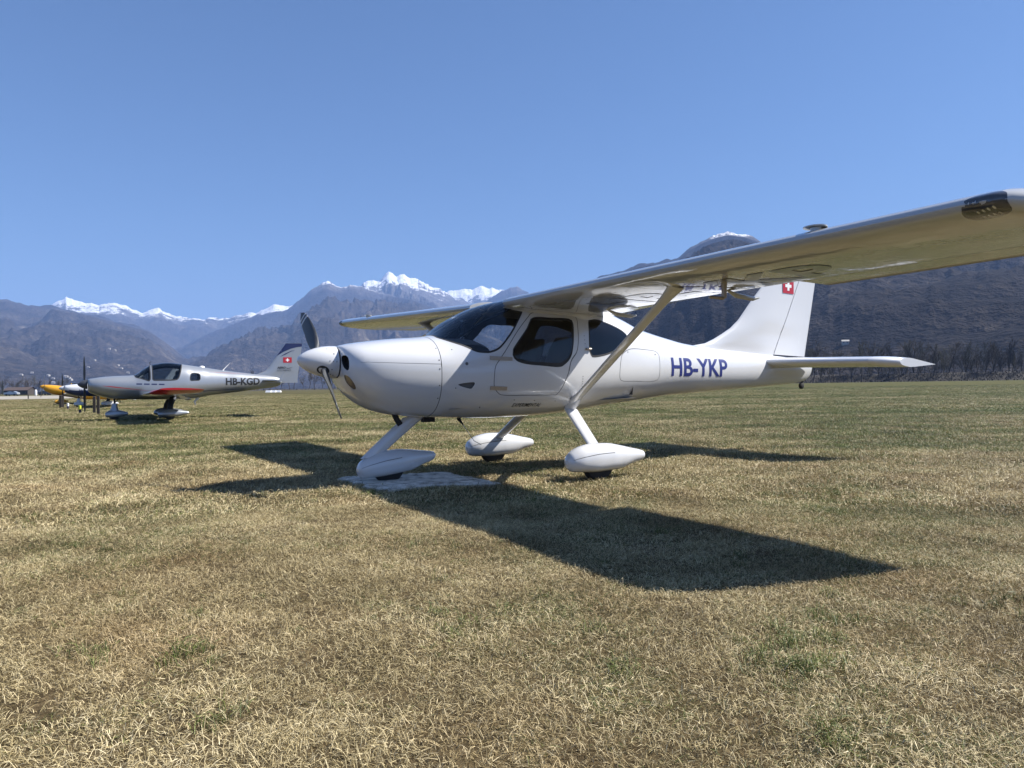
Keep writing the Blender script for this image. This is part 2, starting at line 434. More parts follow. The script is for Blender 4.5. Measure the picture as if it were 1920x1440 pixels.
for sd in (port, ~port): SK.region('cowling_split_line', (ow == 'cowl_line') & sd, M['gap'], cowl, off=-.003)
SK.region('windshield', ow == 'windshield', M['glass'], plane)
SK.region('windshield_seal', ow == 'windshield_seal', M['seal'], fus, off=.001)
for sd in (port, ~port):
    d = SK.region('door', (ow == 'door') & sd, M['paint'], plane)
    SK.region('door_gap', (ow == 'door_gap') & sd, M['gap'], d, off=-.003)
    SK.region('door_window', (ow == 'door_window') & sd, M['glass'], d)
    SK.region('window_seal', (ow == 'window_seal') & sd, M['seal'], d, off=.001)
    w = SK.region('rear_window', (ow == 'rear_window') & sd, M['darkglass'], plane)
    SK.region('window_seal', (ow == 'rear_seal') & sd, M['seal'], w, off=.001)
    SK.region('air_inlet', (ow == 'inlet') & sd, M['black'], cowl, off=-.05, walls=.05)
    SK.region('landing_light_lens', (ow == 'oval') & sd, M['lens_reflection'], cowl, off=-.006, walls=.006)
bd = SK.region('baggage_door', ow == 'baggage_door', M['paint'], plane)
SK.region('door_gap', ow == 'baggage_gap', M['gap'], bd, off=-.003)
SK.region('air_vent', ow == 'vent', M['gap'], fus, off=-.02, walls=.02)
opaque = ((ow == 'body') | (ow == 'door') | (ow == 'door_gap') | (ow == 'baggage_door') | (ow == 'baggage_gap') | (ow == 'rear_seal') | (ow == 'window_seal')) & (ca > 1.30) & (ca < 3.6)
SK.region('cabin_lining', opaque, M['lining'], plane, off=-.022)

def S_(a, z, off=.002, sgn=1):
    p = LM.side(np.array(a), np.array(z), sgn); n = LM.nrm(p); return xf(*(p + n * off))

# ---- cabin furniture
mb = MB()
rows = []
for a, zt_, wd in ((1.24,1.300,.26),(1.35,1.330,.37),(1.5,1.345,.43),(1.62,1.342,.45),(1.70,1.315,.455),(1.74,1.25,.455),(1.73,1.02,.45)):
    rows.append([xf(a, b * wd, zt_ - .07 * abs(b) ** 3) for b in np.linspace(-1, 1, 15)])
V, Fc = strip_surface(rows, False, False); fix(mesh('glareshield', V, Fc, M['dash'], plane))
MB().add([xf(1.6, b, z) for b, z in ((-.45,1.2),(.45,1.2),(.5,.9),(.45,.68),(-.45,.68),(-.5,.9))], [(0,1,2,3,4,5)]).build('instrument_panel', M['black'], plane)
MB().add([xf(a, b, z) for a, z in ((1.3,.66),(3.5,.82)) for b in (-.42, .42)], [(0,1,3,2)]).build('cabin_floor', M['lining'], plane)
MB().add([xf(3.45, b, z) for b, z in ((-.42,.85),(.42,.85),(.47,1.14),(.36,1.5),(.0,1.70),(-.36,1.5),(-.47,1.14))], [(0,1,2,3,4,5,6)]).build('rear_bulkhead', M['lining'], plane)
for bc in (.27, -.27):
    rows = []
    for t in np.linspace(0, 1, 14):                     # cushion into backrest
        if t < .45: k = t / .45; a, z, th = 2.02 + .42 * k, .95 - .04 * k, .09
        else: k = (t - .45) / .55; a, z, th = 2.46 + .20 * k, .95 + .47 * k, .075 - .02 * k
        wd = .215 * (1 - .25 * max(0, (t - .75) / .25) ** 2); tx, tz = (0, -1) if t < .45 else (.9, -.25)
        rows.append([xf(a + tx * th * (.5 - .5 * math.cos(q)), bc + wd * math.copysign(abs(math.cos(q2)) ** .5, math.cos(q2)), z + tz * th * (.5 - .5 * math.cos(q)))
                     for q, q2 in [(2 * math.pi * j / 16, math.pi / 2 + math.pi * 2 * j / 16) for j in range(16)]])
    V, Fc = strip_surface(rows); st = fix(mesh('seat', V, Fc, M['seat'], plane))
    MB().tube([xf(2.0, bc + .2, .97), xf(2.2, bc + .215, .99), xf(2.4, bc + .21, 1.0), xf(2.52, bc + .2, 1.1)], [.02, .035, .035, .02], 10).build('seat_bolster', M['seatlight'], st)
    MB().tube([xf(1.98, bc, .72), xf(1.93, bc, 1.0), xf(1.95, bc, 1.13)], [.012, .011, .02], 8).build('control_stick', M['black'], plane)
for s_ in (1, -1):
    MB().tube([xf(1.42, s_ * .12, 1.28), xf(1.75, s_ * .24, 1.52), xf(2.1, s_ * .33, 1.70)], .013, 8).build('cabin_tube', M['black'], plane)

# ---- spinner and propeller
AX = 1.058; mb = MB()
prof = prof_sp = [(0.0, 0.0), (.006, .022), (.02, .042), (.05, .068), (.10, .097), (.16, .121), (.22, .137), (.28, .146), (.345, .149), (.350, .143), (.350, 0.0)]
sp = MB().lathe(prof, (0, 0, 0), (1, 0, 0), 48).build('spinner', M['paint'], plane)
for v in sp.data.vertices: v.co = Vector(xf(v.co.x, v.co.y, v.co.z + AX))
fix(sp)
BL = .79
for ang in (-37, 143):
    ca_, sa_ = math.cos(R(ang)), math.sin(R(ang)); rows = []; mi = []
    rr = [.09, .13, .17, .22, .30, .40, .50, .58, .645, .67, .70, .72, .745, .77, .79]
    for r in rr:
        k = r / BL
        ch = np.interp(k, [0, .2, .3, .5, .75, .9, .96, 1], [.05, .055, .11, .145, .135, .105, .08, .02]); tk = np.interp(k, [0, .2, .4, 1], [.05, .045, .022, .007])
        pt_ = R(np.interp(k, [0, .25, .6, 1], [46, 42, 26, 17])); sw = -.02 * math.sin(k * 2.2) + .03 * max(0, k - .6)
        row = []
        for j in range(16):
            q = 2 * math.pi * j / 16; x = ch * (.5 * math.cos(q)) + sw; y = tk * .5 * math.sin(q) * (1.25 - .5 * math.cos(q))
            # chord direction lies between the disc tangent and the axis
            tan = x * math.cos(pt_) - y * math.sin(pt_); axl = -x * math.sin(pt_) - y * math.cos(pt_)
            row.append(xf(.205 + axl, ca_ * r - sa_ * tan, AX + sa_ * r + ca_ * tan))
        rows.append(row)
    V, Fc = strip_surface(rows)
    mi = [1 if (.645 < .5 * (rr[min(i // 16, len(rr) - 2)] + rr[min(i // 16 + 1, len(rr) - 1)]) < .67 or .70 < .5 * (rr[min(i // 16, len(rr) - 2)] + rr[min(i // 16 + 1, len(rr) - 1)]) < .72) else 0 for i in range(len(Fc))]
    b_ = fix(mesh('propeller_blade', V, Fc, [M['prop'], M['proptip']], plane, mi=mi))
    # round opening the blade root leaves the spinner through
    n_ = 24; o = []
    for rad in (.047, .040):
        for j in range(n_):
            q = 2 * math.pi * j / n_; aa_ = .205 + rad * math.cos(q) * 1.15; rs = np.interp(aa_, [p[0] for p in prof[:9]], [p[1] for p in prof[:9]])
            ta = rad * math.sin(q); rr2 = math.sqrt(max(0, rs**2 - ta**2)) + .0015
            o.append(xf(aa_, ca_ * rr2 - sa_ * ta, AX + sa_ * rr2 + ca_ * ta))
    fc = [tuple(range(n_, 2 * n_))] + [(j, (j + 1) % n_, n_ + (j + 1) % n_, n_ + j) for j in range(n_)]
    fix(mesh('blade_opening', o, fc, M['seal'], sp))

# ---- wings
WLE, WCH, WB = 1.912, 1.205, 5.32
def w_le(b):
    k = max(0., (b - 4.93) / (WB - 4.93)); return WLE + (WCH - .06) * min(1, k) ** 2.4
def wing_pt(b, t, s, ext=0., droop=0.):
    le = w_le(b); te = WLE + WCH; ch = te - le
    x, z = airfoil(t); zl = 1.703 + .0225 * b - .02 * max(0, (b - 4.8) / .5) ** 2; zt_ = 1.6466 + .0275 * b
    a = le + ch * x; zc = zl + (zt_ - zl) * (a - WLE) / WCH if ch > 0 else zt_
    return (a, s * b, zc + z * ch)
HL = .745
def wpt(b, t, s): return xf(*wing_pt(b, t, s))
def under(x, y, off, s=1):      # x along the span, y along the chord, on the lower surface
    b, a = x, y; t = (a - w_le(b)) / (WLE + WCH - w_le(b)); p = wing_pt(b, -t, s); return xf(p[0], p[1], p[2] - off)
for s in (1, -1):
    tt = [-(k / 16) ** 1.6 * HL for k in range(16, 0, -1)] + [(k / 16) ** 1.6 * HL for k in range(0, 17)]
    bs = [.36, .5, .62] + list(np.linspace(.8, 4.6, 20)) + [4.7, 4.8, 4.87, 4.94, 4.985]
    V, Fc = strip_surface([[wpt(b, t, s) for t in tt] for b in bs])
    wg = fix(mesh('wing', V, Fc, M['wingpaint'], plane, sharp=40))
    wg['label'] = 'near wing with dark registration letters underneath' if s > 0 else 'far wing behind the windshield'
    t2 = [-(k / 20) ** 1.6 * .995 for k in range(20, 0, -1)] + [(k / 20) ** 1.6 * .995 for k in range(0, 21)]
    V, Fc = strip_surface([[wpt(b, t, s) for t in t2] for b in (4.985, 5.03, 5.08, 5.13, 5.18, 5.22, 5.255, 5.28, 5.30, 5.315)])
    fix(mesh('wing_tip', V, Fc, M['wingpaint'], wg, sharp=40))
    V, Fc = strip_surface([[wpt(b, t, s) for t in [-.99, -.85, -HL, HL, .85, .99]] for b in (.36, .5, .615)])
    fix(mesh('wing_root', V, Fc, M['wingpaint'], wg, sharp=40))
    def surf(name, b0, b1, ext, droop, n):
        rows = []
        for b in np.linspace(b0, b1, n):
            row = []
            for t in [-1, -.93, -.85, -HL - .006, HL + .006, .85, .93, 1]:
                p = wing_pt(b, t, s); k = (abs(t) - HL) / (1 - HL); row.append(xf(p[0] + ext * k, p[1], p[2] - (droop if name == 'aileron' else droop * (b - .6) / 2.5) * k))
            rows.append(row)
        V, Fc = strip_surface(rows); return fix(mesh(name, V, Fc, M['wingpaint'], wg, sharp=30))
    surf('flap', .62, 3.13, -.03, -.075, 12)
    surf('aileron', 3.145, 4.98, .02, .012, 9)
    # hinge brackets, fuel cap, tip light
    for b in (1.0, 2.55):
        mb = MB(); p0 = wing_pt(b, -.72, s)
        mb.tube([xf(p0[0] - .10, p0[1], p0[2] + .005), xf(p0[0] + .02, p0[1], p0[2] - .035), xf(p0[0] + .20, p0[1], p0[2] - .045), xf(p0[0] + .27, p0[1], p0[2] - .03)], [.006, .02, .018, .008], 8)
        mb.build('flap_bracket', M['wingpaint'], wg)
    p0 = wing_pt(3.92, .10, s); top_ = []
    for z_ in (0., .012):
        for j in range(20): q = 2 * math.pi * j / 20; top_.append(xf(p0[0] + .055 * math.cos(q), p0[1] + .075 * math.sin(q) * (1 - .25 * math.cos(q)), p0[2] + .010 + z_ * .5 - .10 * math.cos(q) * .06))
    fc_ = fix(mesh('fuel_cap', top_, [tuple(range(20))[::-1], tuple(range(20, 40))] + [(j, (j + 1) % 20, 20 + (j + 1) % 20, 20 + j) for j in range(20)], M['wingpaint'], wg))
    MB().tube([xf(p0[0], p0[1], p0[2] - .01), xf(p0[0], p0[1], p0[2] + .012)], .035, 14).build('cap_neck', M['wingpaint'], fc_)
    def lens_pt(u, v, off):
        b = 4.915 + .105 * u; t = -.035 - .075 * v + .02 * u      # across the span, round the leading edge
        p = np.array(wing_pt(b, math.copysign(abs(t) ** 1.0, t), s)); q = np.array(wing_pt(b, .25, s)) - np.array([0, 0, .03]); d = p - q; d /= np.linalg.norm(d)
        return xf(*(p + d * off))
    V = [lens_pt(0, 0, .006)]; Fc = []; n_ = 36
    for i, r in enumerate((.25, .5, .7, .85, .95, 1.0)):
        for j in range(n_):
            q = 2 * math.pi * j / n_; V.append(lens_pt(r * math.copysign(abs(math.cos(q)) ** .75, math.cos(q)), r * math.sin(q), .006 * (1 - r ** 4) + .0015))
    for j in range(n_): Fc.append((0, 1 + j, 1 + (j + 1) % n_))
    for i in range(5):
        for j in range(n_): Fc.append((1 + i*n_ + j, 1 + (i+1)*n_ + j, 1 + (i+1)*n_ + (j+1) % n_, 1 + i*n_ + (j+1) % n_))
    ln_ = fix(mesh('landing_light', V, Fc, M['lens'], wg, sharp=0))
    for u in (-.25, .0, .25, .5):
        for v in (-.05, .5):
            c = lens_pt(u, v, .009); e1 = np.array(lens_pt(u + .06, v, .009)) - c; e2 = np.array(lens_pt(u, v + .14, .009)) - c
            mesh('lamp', [tuple(c + e1 * math.cos(q) + e2 * math.sin(q)) for q in np.linspace(0, 2 * math.pi, 10, endpoint=False)], [tuple(range(10))], M['led'], ln_)
    # fillet between cabin side and wing underside
    rows = []
    for a in np.linspace(WLE + .03, WLE + WCH - .04, 26):
        t = (a - WLE) / WCH; row = []; g = min(1, t / .12) ** .6 * min(1, (1 - t) / .45) ** .8
        zu = wing_pt(.62, -t, 1)[2]; zs = min(zu, float(LM.zt(a)) - .06) - (.022 + .07 * min(1, max(0, (a - 2.65) / .15))) * g
        pb = LM.side(np.array(a), np.array(zs)); pb = pb + LM.nrm(pb) * .0015
        p1 = np.array(wing_pt(pb[1] + .11 * g + .02, -t, 1)); p1[2] -= .0015
        pc = np.array([a, float(LM.side(np.array(a), np.array(zs + .02))[1]) + .004, p1[2] - .008])
        for k in np.linspace(0, 1, 9): row.append(xf(*[(1-k)**2 * x + 2*k*(1-k) * y + k*k * z for x, y, z in zip((pb[0], s*pb[1], pb[2]), (pc[0], s*pc[1], pc[2]), (p1[0], s*p1[1], p1[2]))]))
        rows.append(row)
    V, Fc = strip_surface(rows, False, False); fix(mesh('wing_fillet', V, Fc, M['paint'], wg, sharp=0))
    # lift strut
    rows = []
    for k in np.linspace(0, 1, 24):
        a = 2.665 + (2.27 - 2.665) * k; b = .47 + (2.47 - .47) * k; z = .765 + (1.705 - .765) * k
        ch = .055 + .012 * math.exp(-((k - 0) / .05) ** 2) + .03 * math.exp(-((1 - k) / .06) ** 2); th = .021 + .012 * math.exp(-(k / .05) ** 2) + .008 * math.exp(-((1 - k) / .06) ** 2)
        # section in the plane across the strut: chord along a, thickness across
        nx, nz = -(1.705 - .765), (2.47 - .47); l_ = math.hypot(nx, nz); nx, nz = nx / l_, nz / l_
        rows.append([xf(a + ch * math.cos(q), s * (b + th * math.sin(q) * nx), z + th * math.sin(q) * nz) for q in np.linspace(0, 2 * math.pi, 18, endpoint=False)])
    V, Fc = strip_surface(rows); su = fix(mesh('wing_strut', V, Fc, M['paint'], plane))
    p0 = (2.665, .47, .765)
    MB().tube([xf(2.64, s * .40, .72), xf(2.665, s * .49, .775), xf(2.655, s * .56, .808)], [.085, .062, .035], 14, sq=.7).build('strut_fairing', M['paint'], su)
    # main gear
    leg = MB(); rows = []
    for k in np.linspace(0, 1, 10):
        a = 2.66 - .10 * k; b = .40 + .60 * k; z = .68 - .42 * k; ch = .075 - .012 * k; th = .030 - .006 * k
        rows.append([flat(a + ch * math.cos(q), s * (b + th * .6 * math.sin(q)), z + th * .8 * math.sin(q)) for q in np.linspace(0, 2 * math.pi, 16, endpoint=False)])
    rows = [[(x, y, z + PIT * .6 * (1 - i / 9)) for x, y, z in r] for i, r in enumerate(rows)]
    V, Fc = strip_surface(rows); fix(mesh('gear_leg', V, Fc, M['paint'], plane))

PANT = [(-.345,.20,.16,.03,.18,2,2),(-.335,.235,.125,.062,.18,2,2),(-.29,.278,.088,.094,.18,2.1,2.2),(-.20,.318,.080,.118,.18,2.2,2.4),(-.05,.342,.074,.128,.185,2.2,2.8),(.10,.338,.078,.124,.19,2.2,2.6),(.25,.312,.085,.106,.20,2.2,2.3),(.38,.282,.122,.082,.205,2.1,2.1),(.50,.255,.150,.058,.205,2,2),(.535,.243,.165,.047,.205,2,2),(.545,.228,.182,.030,.205,2,2)]
def pant(name, ca_, cb, parent, dz=0, k=1.0, mat='paint', tab=PANT, pit=0.):
    T = [(a * k, zt_ * k + dz, zb * k + dz, w * k, zm * k + dz, nu, nl) for a, zt_, zb, w, zm, nu, nl in tab]
    L_ = Loft(T); f = lambda a, b, c: flat(ca_ + a, cb + b, c + pit * a)
    s2 = Skin(L_, f, S=.15, nu=30, nt=36)
    a_, b_, th_ = T[0][0] * .93, T[5][0] * 1.2, .30
    up_ = [(x, th_ + .10 * math.sin(3 * (x - a_)) + .022) for x in np.linspace(a_, b_, 30)]; s2.add('seam', [np.array(s2.toP(up_ + [(x, t - .044) for x, t in up_[::-1]]))])
    dn_ = [(x, math.pi - t) for x, t in up_]; s2.add('seam2', [np.array(s2.toP(dn_ + [(x, t + .044) for x, t in dn_[::-1]]))])
    s2.cut(); o = s2.region(name, s2.own == 'body', M[mat], parent)
    s2.region('fairing_seam', s2.own == 'seam', M['gap'], o, off=-.002); s2.region('fairing_seam', s2.own == 'seam2', M['gap'], o, off=-.002)
    # blunt ends
    for a in (T[0][0], T[-1][0]):
        ring = L_.pt(np.full(20, a), np.linspace(0, 2 * math.pi, 20, endpoint=False)); m_ = mesh('end_cap', [f(*p) for p in ring], [tuple(range(20))], M[mat], o)
    return o
def wheel(ca_, cb, parent, r=.165, w=.055, zc=None):
    zc = r - .012 if zc is None else zc
    prof = [(-w, .07), (-w, r * .80), (-w * .8, r * .93), (-w * .4, r), (w * .4, r), (w * .8, r * .93), (w, r * .80), (w, .07)]
    o = MB().lathe(prof, flat(ca_, cb, zc), (0, 1, 0), 28).build('wheel', M['black'], parent); fix(o)
    MB().lathe([(-w - .002, .0), (-w - .002, .07), (w + .002, .07), (w + .002, 0)], flat(ca_, cb, zc), (0, 1, 0), 16).build('hub', M['steel'], o)
    return o
pp = pant('wheel_fairing', 2.53, 1.04, plane, dz=.002); wheel(2.53, 1.04, plane)
pant('wheel_fairing', 2.53, -1.04, plane, dz=.002); wheel(2.53, -1.04, plane)
pant('nose_wheel_fairing', .845, 0, plane, k=.88, pit=.10); wheel(.845, 0, plane, r=.155, w=.05)
rows = []
for k in np.linspace(0, 1, 10):
    a = 1.14 - .46 * k; z = .585 - .335 * k; ch = .125 - .01 * k + .02 * (1 - k); th = .032 + .006 * k
    z2 = z + PIT * (a - 2) * (1 - k)
    rows.append([flat(a + ch * math.cos(q) * .95, th * math.sin(q), z2 + ch * math.cos(q) * .15) for q in np.linspace(0, 2 * math.pi, 18, endpoint=False)])
V, Fc = strip_surface(rows); fix(mesh('nose_gear_leg', V, Fc, M['paint'], plane))
MB().box(xf(1.26, 0, .545), (.12, .07, .05)).build('nose_gear_mount', M['black'], plane)
ex = MB().tube([xf(.86, .12, .62), xf(.89, .12, .55), xf(.925, .12, .50)], [.028, .028, .028], 12).build('exhaust_pipe', M['black'], plane)
MB().tube([xf(1.55, .08, .565), xf(1.60, .08, .50)], [.022, .006], 8).build('antenna_base', M['black'], plane)
MB().tube([xf(1.60, .08, .50), xf(1.72, .08, .34), xf(1.80, .08, .30)], .0035, 6).build('whip_antenna', M['steel'], plane)

# ---- tail
FZ = [(1.40,4.62,6.06,6.66),(1.463,4.70,6.085,6.675),(1.50,4.90,6.105,6.682),(1.558,5.04,6.13,6.695),(1.63,5.18,6.17,6.712),(1.715,5.33,6.21,6.733),(1.82,5.46,6.26,6.757),(1.93,5.56,6.32,6.783),(2.11,5.72,6.41,6.825),(2.25,5.86,6.48,6.857),(2.40,6.00,6.555,6.892),(2.52,6.11,6.615,6.92),(2.58,6.20,6.645,6.93)]
def fin_row(z, a0, a1, full0, full1, n=12):
    tmax = .052 - .024 * (z - 1.4) / 1.2; pts = []
    def th(a):
        x = np.clip((a - full0) / (full1 - full0), 0, 1); x2 = x ** .6 if full0 < 5.4 else x
        return tmax * max(.04, 2.6 * math.sqrt(max(x2, 0)) * (1 - x2) if x2 < .33 else 1.0 * (1 - (x2 - .33) / .67) ** .9)
    up_ = [(a, th(a)) for a in a0 + (a1 - a0) * np.linspace(0, 1, n) ** 1.5]
    return [xf(a, t, z) for a, t in up_] + [xf(a, -t, z) for a, t in up_[::-1]]
V, Fc = strip_surface([fin_row(z, l, h - .006, l, t) for z, l, h, t in FZ]); fin = fix(mesh('fin', V, Fc, M['paint'], plane, sharp=50))
RZ = [r for r in FZ if r[0] >= 1.415]
zs = np.linspace(1.425, 2.58, 14)
V, Fc = strip_surface([fin_row(z, float(np.interp(z, [r[0] for r in FZ], [r[2] for r in FZ])) + .006, float(np.interp(z, [r[0] for r in FZ], [r[3] for r in FZ])),
                               float(np.interp(z, [r[0] for r in FZ], [r[1] for r in FZ])), float(np.interp(z, [r[0] for r in FZ], [r[3] for r in FZ])), 8) for z in zs])
rud = fix(mesh('rudder', V, Fc, M['paint'], plane, sharp=50))
MB().add([xf(float(np.interp(z, [r[0] for r in FZ], [r[2] for r in FZ])) + d, q, z) for z in (1.42, 2.0, 2.57) for d, q in ((-.02, .0), (.02, 0.))], [(0,1,3,2),(2,3,5,4)]).build('rudder_hinge', M['gap'], fin)
def fin_pt(a, z, off=.002, sgn=1):
    l = float(np.interp(z, [r[0] for r in FZ], [r[1] for r in FZ])); t = float(np.interp(z, [r[0] for r in FZ], [r[3] for r in FZ])); tmax = .052 - .024 * (z - 1.4) / 1.2
    x = np.clip((a - l) / (t - l), 0, 1); k = max(.04, 2.6 * math.sqrt(x) * (1 - x) if x < .33 else (1 - (x - .33) / .67) ** .9)
    return xf(a, sgn * (tmax * k + off), z)
swiss_flag(lambda u, v, o: fin_pt(u, v, o + .003), 6.235, 2.23, .215, .195, fin)
for s in (1, -1):
    def stab_pt(b, t, off=0.):
        k = (b - .0) / 1.6; le = 5.80 + .14 * k + .36 * max(0, (b - 1.46) / .2) ** 2 * .7; te = 6.68 + .05 * k + .14 * max(0, (b - 1.46) / .2)
        x = abs(t); yt = .5 * .12 * (te - le) / .8 * (2.6 * math.sqrt(x) * (1 - x) if x < .33 else (1 - (x - .33) / .67)); a = le + (te - le) * x
        return xf(a, s * b, 1.318 + .0 * b + (yt if t >= 0 else -yt) + off)
    bs = [.02, .1, .3, .6, .9, 1.2, 1.46]
    tt = [-(k / 12) ** 1.7 * .60 for k in range(12, 0, -1)] + [(k / 12) ** 1.7 * .60 for k in range(0, 13)]
    V, Fc = strip_surface([[stab_pt(b, t) for t in tt] for b in bs]); stb = fix(mesh('stabilizer', V, Fc, M['paint'], plane, sharp=40))
    V, Fc = strip_surface([[stab_pt(b, t) for t in (-1, -.9, -.75, -.607, .607, .75, .9, 1)] for b in bs[1:]]); fix(mesh('elevator', V, Fc, M['paint'], stb, sharp=40))
    tt = [-(k / 14) ** 1.7 for k in range(14, 0, -1)] + [(k / 14) ** 1.7 for k in range(0, 15)]
    V, Fc = strip_surface([[stab_pt(b, t) for t in tt] for b in (1.464, 1.51, 1.56, 1.60, 1.64, 1.66)]); fix(mesh('stabilizer_tip', V, Fc, M['paint'], stb, sharp=40))
MB().tube([xf(6.62, 0, 1.10), xf(6.60, 0, 1.055)], .012, 8).build('tail_bracket', M['black'], plane)
MB().lathe([(-.018, .0), (-.018, .03), (-.010, .042), (.010, .042), (.018, .03), (.018, 0)], xf(6.60, 0, 1.04), (0, 1, 0), 16).build('tail_bumper_wheel', M['black'], plane)

# ---- lettering on the airplane
def reg(u, v): return S_(4.055 + u, 1.075 + v + .028 * u, .0025)
t_ = cut_bm(text_mesh('HB-YKP', .98, .205, embolden=.02), .02, .98, .205); wrap_bm(t_, 'registration_letters', reg, M['blue'], fus)
t_ = cut_bm(text_mesh('EXPERIMENTAL', .325, .036, shear=.25, embolden=.004), .02, .325, .036); wrap_bm(t_, 'experimental_lettering', lambda u, v: S_(1.94 + u, .697 + v + .03 * u, .0025), M['ink'], fus)
t_ = cut_bm(text_mesh('HB-YKP', 2.45, .45, embolden=.03), .06, 2.45, .45)
wrap_bm(t_, 'underwing_letters', lambda u, v: under(1.25 + u, 2.72 - v, .003), M['under'], [c for c in plane.children if c.name.startswith('wing') and c.get('label', '').startswith('near')][0])

# ---- small hardware
for a, th_, l_ in ((1.772, .165, .23), (1.744, -.255, .175)):
    z = float(LM.pt(np.array(a), np.array(th_))[2]); rows = []
    for u in np.linspace(-l_ / 2, l_ / 2, 6): rows.append([S_(a + u, z + d, h) for d, h in ((-.017, .0), (-.017, .008), (.017, .008), (.017, .0))])
    V, Fc = strip_surface(rows); hg = fix(mesh('door_hinge', V, Fc, M['hinge'], plane))
scr = None
def screw(p, n, parent, r=.006, mat='gap'):
    global scr
    p = Vector(p); n = Vector(n).normalized(); x = n.orthogonal().normalized(); y = n.cross(x)
    if scr is None:
        scr = bpy.data.meshes.new('screw_head'); k = 8
        scr.from_pydata([(math.cos(2*math.pi*j/k), math.sin(2*math.pi*j/k), 0) for j in range(k)] + [(math.cos(2*math.pi*j/k) * .8, math.sin(2*math.pi*j/k) * .8, .3) for j in range(k)], [],
                        [tuple(range(k, 2*k))] + [(j, (j+1) % k, k + (j+1) % k, k + j) for j in range(k)]); scr.materials.append(M['gap'])
    o = bpy.data.objects.new('screw_head', scr); COL.objects.link(o); o.parent = parent
    o.matrix_local = Matrix((( *[x[0]*r, y[0]*r, n[0]*r], p[0]), ( *[x[1]*r, y[1]*r, n[1]*r], p[1]), ( *[x[2]*r, y[2]*r, n[2]*r], p[2]), (0, 0, 0, 1)))
def side_screw(a, z, r=.006, parent=None, L_=LM):
    p = L_.side(np.array(a), np.array(z)); n = L_.nrm(p); q = Vector(xf(*p)); screw(q, Vector(xf(*(p + n * .01))) - q, parent or fus, r)
for z in (1.22, 1.11, 1.03, .88, .76): side_screw(1.155, z, .007)
side_screw(1.30, 1.215, .006); side_screw(1.31, .86, .006); side_screw(1.42, 1.09, .016)
for a in (1.94, 2.17, 2.42): side_screw(a, .765)
for z in (1.43, 1.39, 1.35): side_screw(2.74, z, .005)
for z in (1.02, .995, .97, .945, .92): side_screw(2.70, z, .005)
for a, z in ((3.34, 1.30), (3.80, 1.30)): side_screw(a, z, .008)
MB().tube([S_(2.74, 1.295, .012), S_(2.80, 1.298, .014)], .012, 8).build('door_handle', M['hinge'], fus)
for a, b, r in ((.25, 55, .006), (.30, 30, .007), (.26, 3, .005), (.29, 2, .005), (.32, 1, .005), (.28, -28, .006), (.275, -52, .006), (.30, -54, .006)):
    rs = float(np.interp(a, [p[0] for p in prof_sp[:9]], [p[1] for p in prof_sp[:9]])) if 'prof_sp' in globals() else .145
    n = Vector((0, math.cos(R(b)), math.sin(R(b)))); q = Vector(xf(a, n[1] * rs, AX + n[2] * rs)); screw(q, Vector((0, -n[1], n[2])), sp, r)
# pitot mast under the near wing
p0 = wing_pt(2.80, -.42, 1)
MB().tube([xf(p0[0], p0[1], p0[2] + .01), xf(p0[0], p0[1], p0[2] - .10), xf(p0[0] - .01, p0[1], p0[2] - .108), xf(p0[0] - .15, p0[1], p0[2] - .112)], [.022, .018, .012, .009], 8).build('pitot_tube', M['hinge'], plane)
V = [S_(2.74 + u, 1.635 + v, .002) for u, v in ((0, -.012), (.065, -.014), (.065, .010), (0, .012))]
mesh('brown_placard', V, [(0, 1, 2, 3)], M['hinge'], fus)

# ---- bottle on the glareshield
bt = MB(); bo_ = Vector(xf(1.57, .15, 1.343)); bw = Matrix.Translation((PO[0], PO[1], 0)) @ Matrix.Rotation(PSI, 4, 'Z') @ bo_
bottle = empty('water_bottle', bw, 0, 'clear plastic water bottle standing on the dashboard behind the windshield', 'bottle')
MB().lathe([(0, .0), (0, .028), (.01, .032), (.06, .032), (.065, .029), (.07, .032), (.115, .031), (.145, .014), (.165, .012), (.165, 0)], (0, 0, .001), (0, 0, 1), 20).build('bottle_body', M['clear'], bottle)
MB().lathe([(0, 0), (0, .015), (.018, .015), (.018, 0)], (0, 0, .166), (0, 0, 1), 16).build('bottle_cap', M['white'], bottle)
# ------------------------------------------------------------------ placing things: a pixel of the photograph -> a ray from the photographer's spot
def ray(px, py):
    u = px - 960; v = -(py - 720); cr, sr = math.cos(ROLL), math.sin(ROLL)
    U = u * cr + v * sr; W = -u * sr + v * cr; d = (U / F_PX, 1.0, W / F_PX); cp, sn = math.cos(PITCH), math.sin(PITCH)
    return Vector((d[0], d[1] * cp - d[2] * sn, d[1] * sn + d[2] * cp))
def gpt(px, py):
    r = ray(px, py); t = -CAM_H / r.z; return Vector((r.x * t, r.y * t, 0))
def at_depth(px, Y): r = ray(px, 720); return Vector((r.x / r.y * Y, Y, 0))

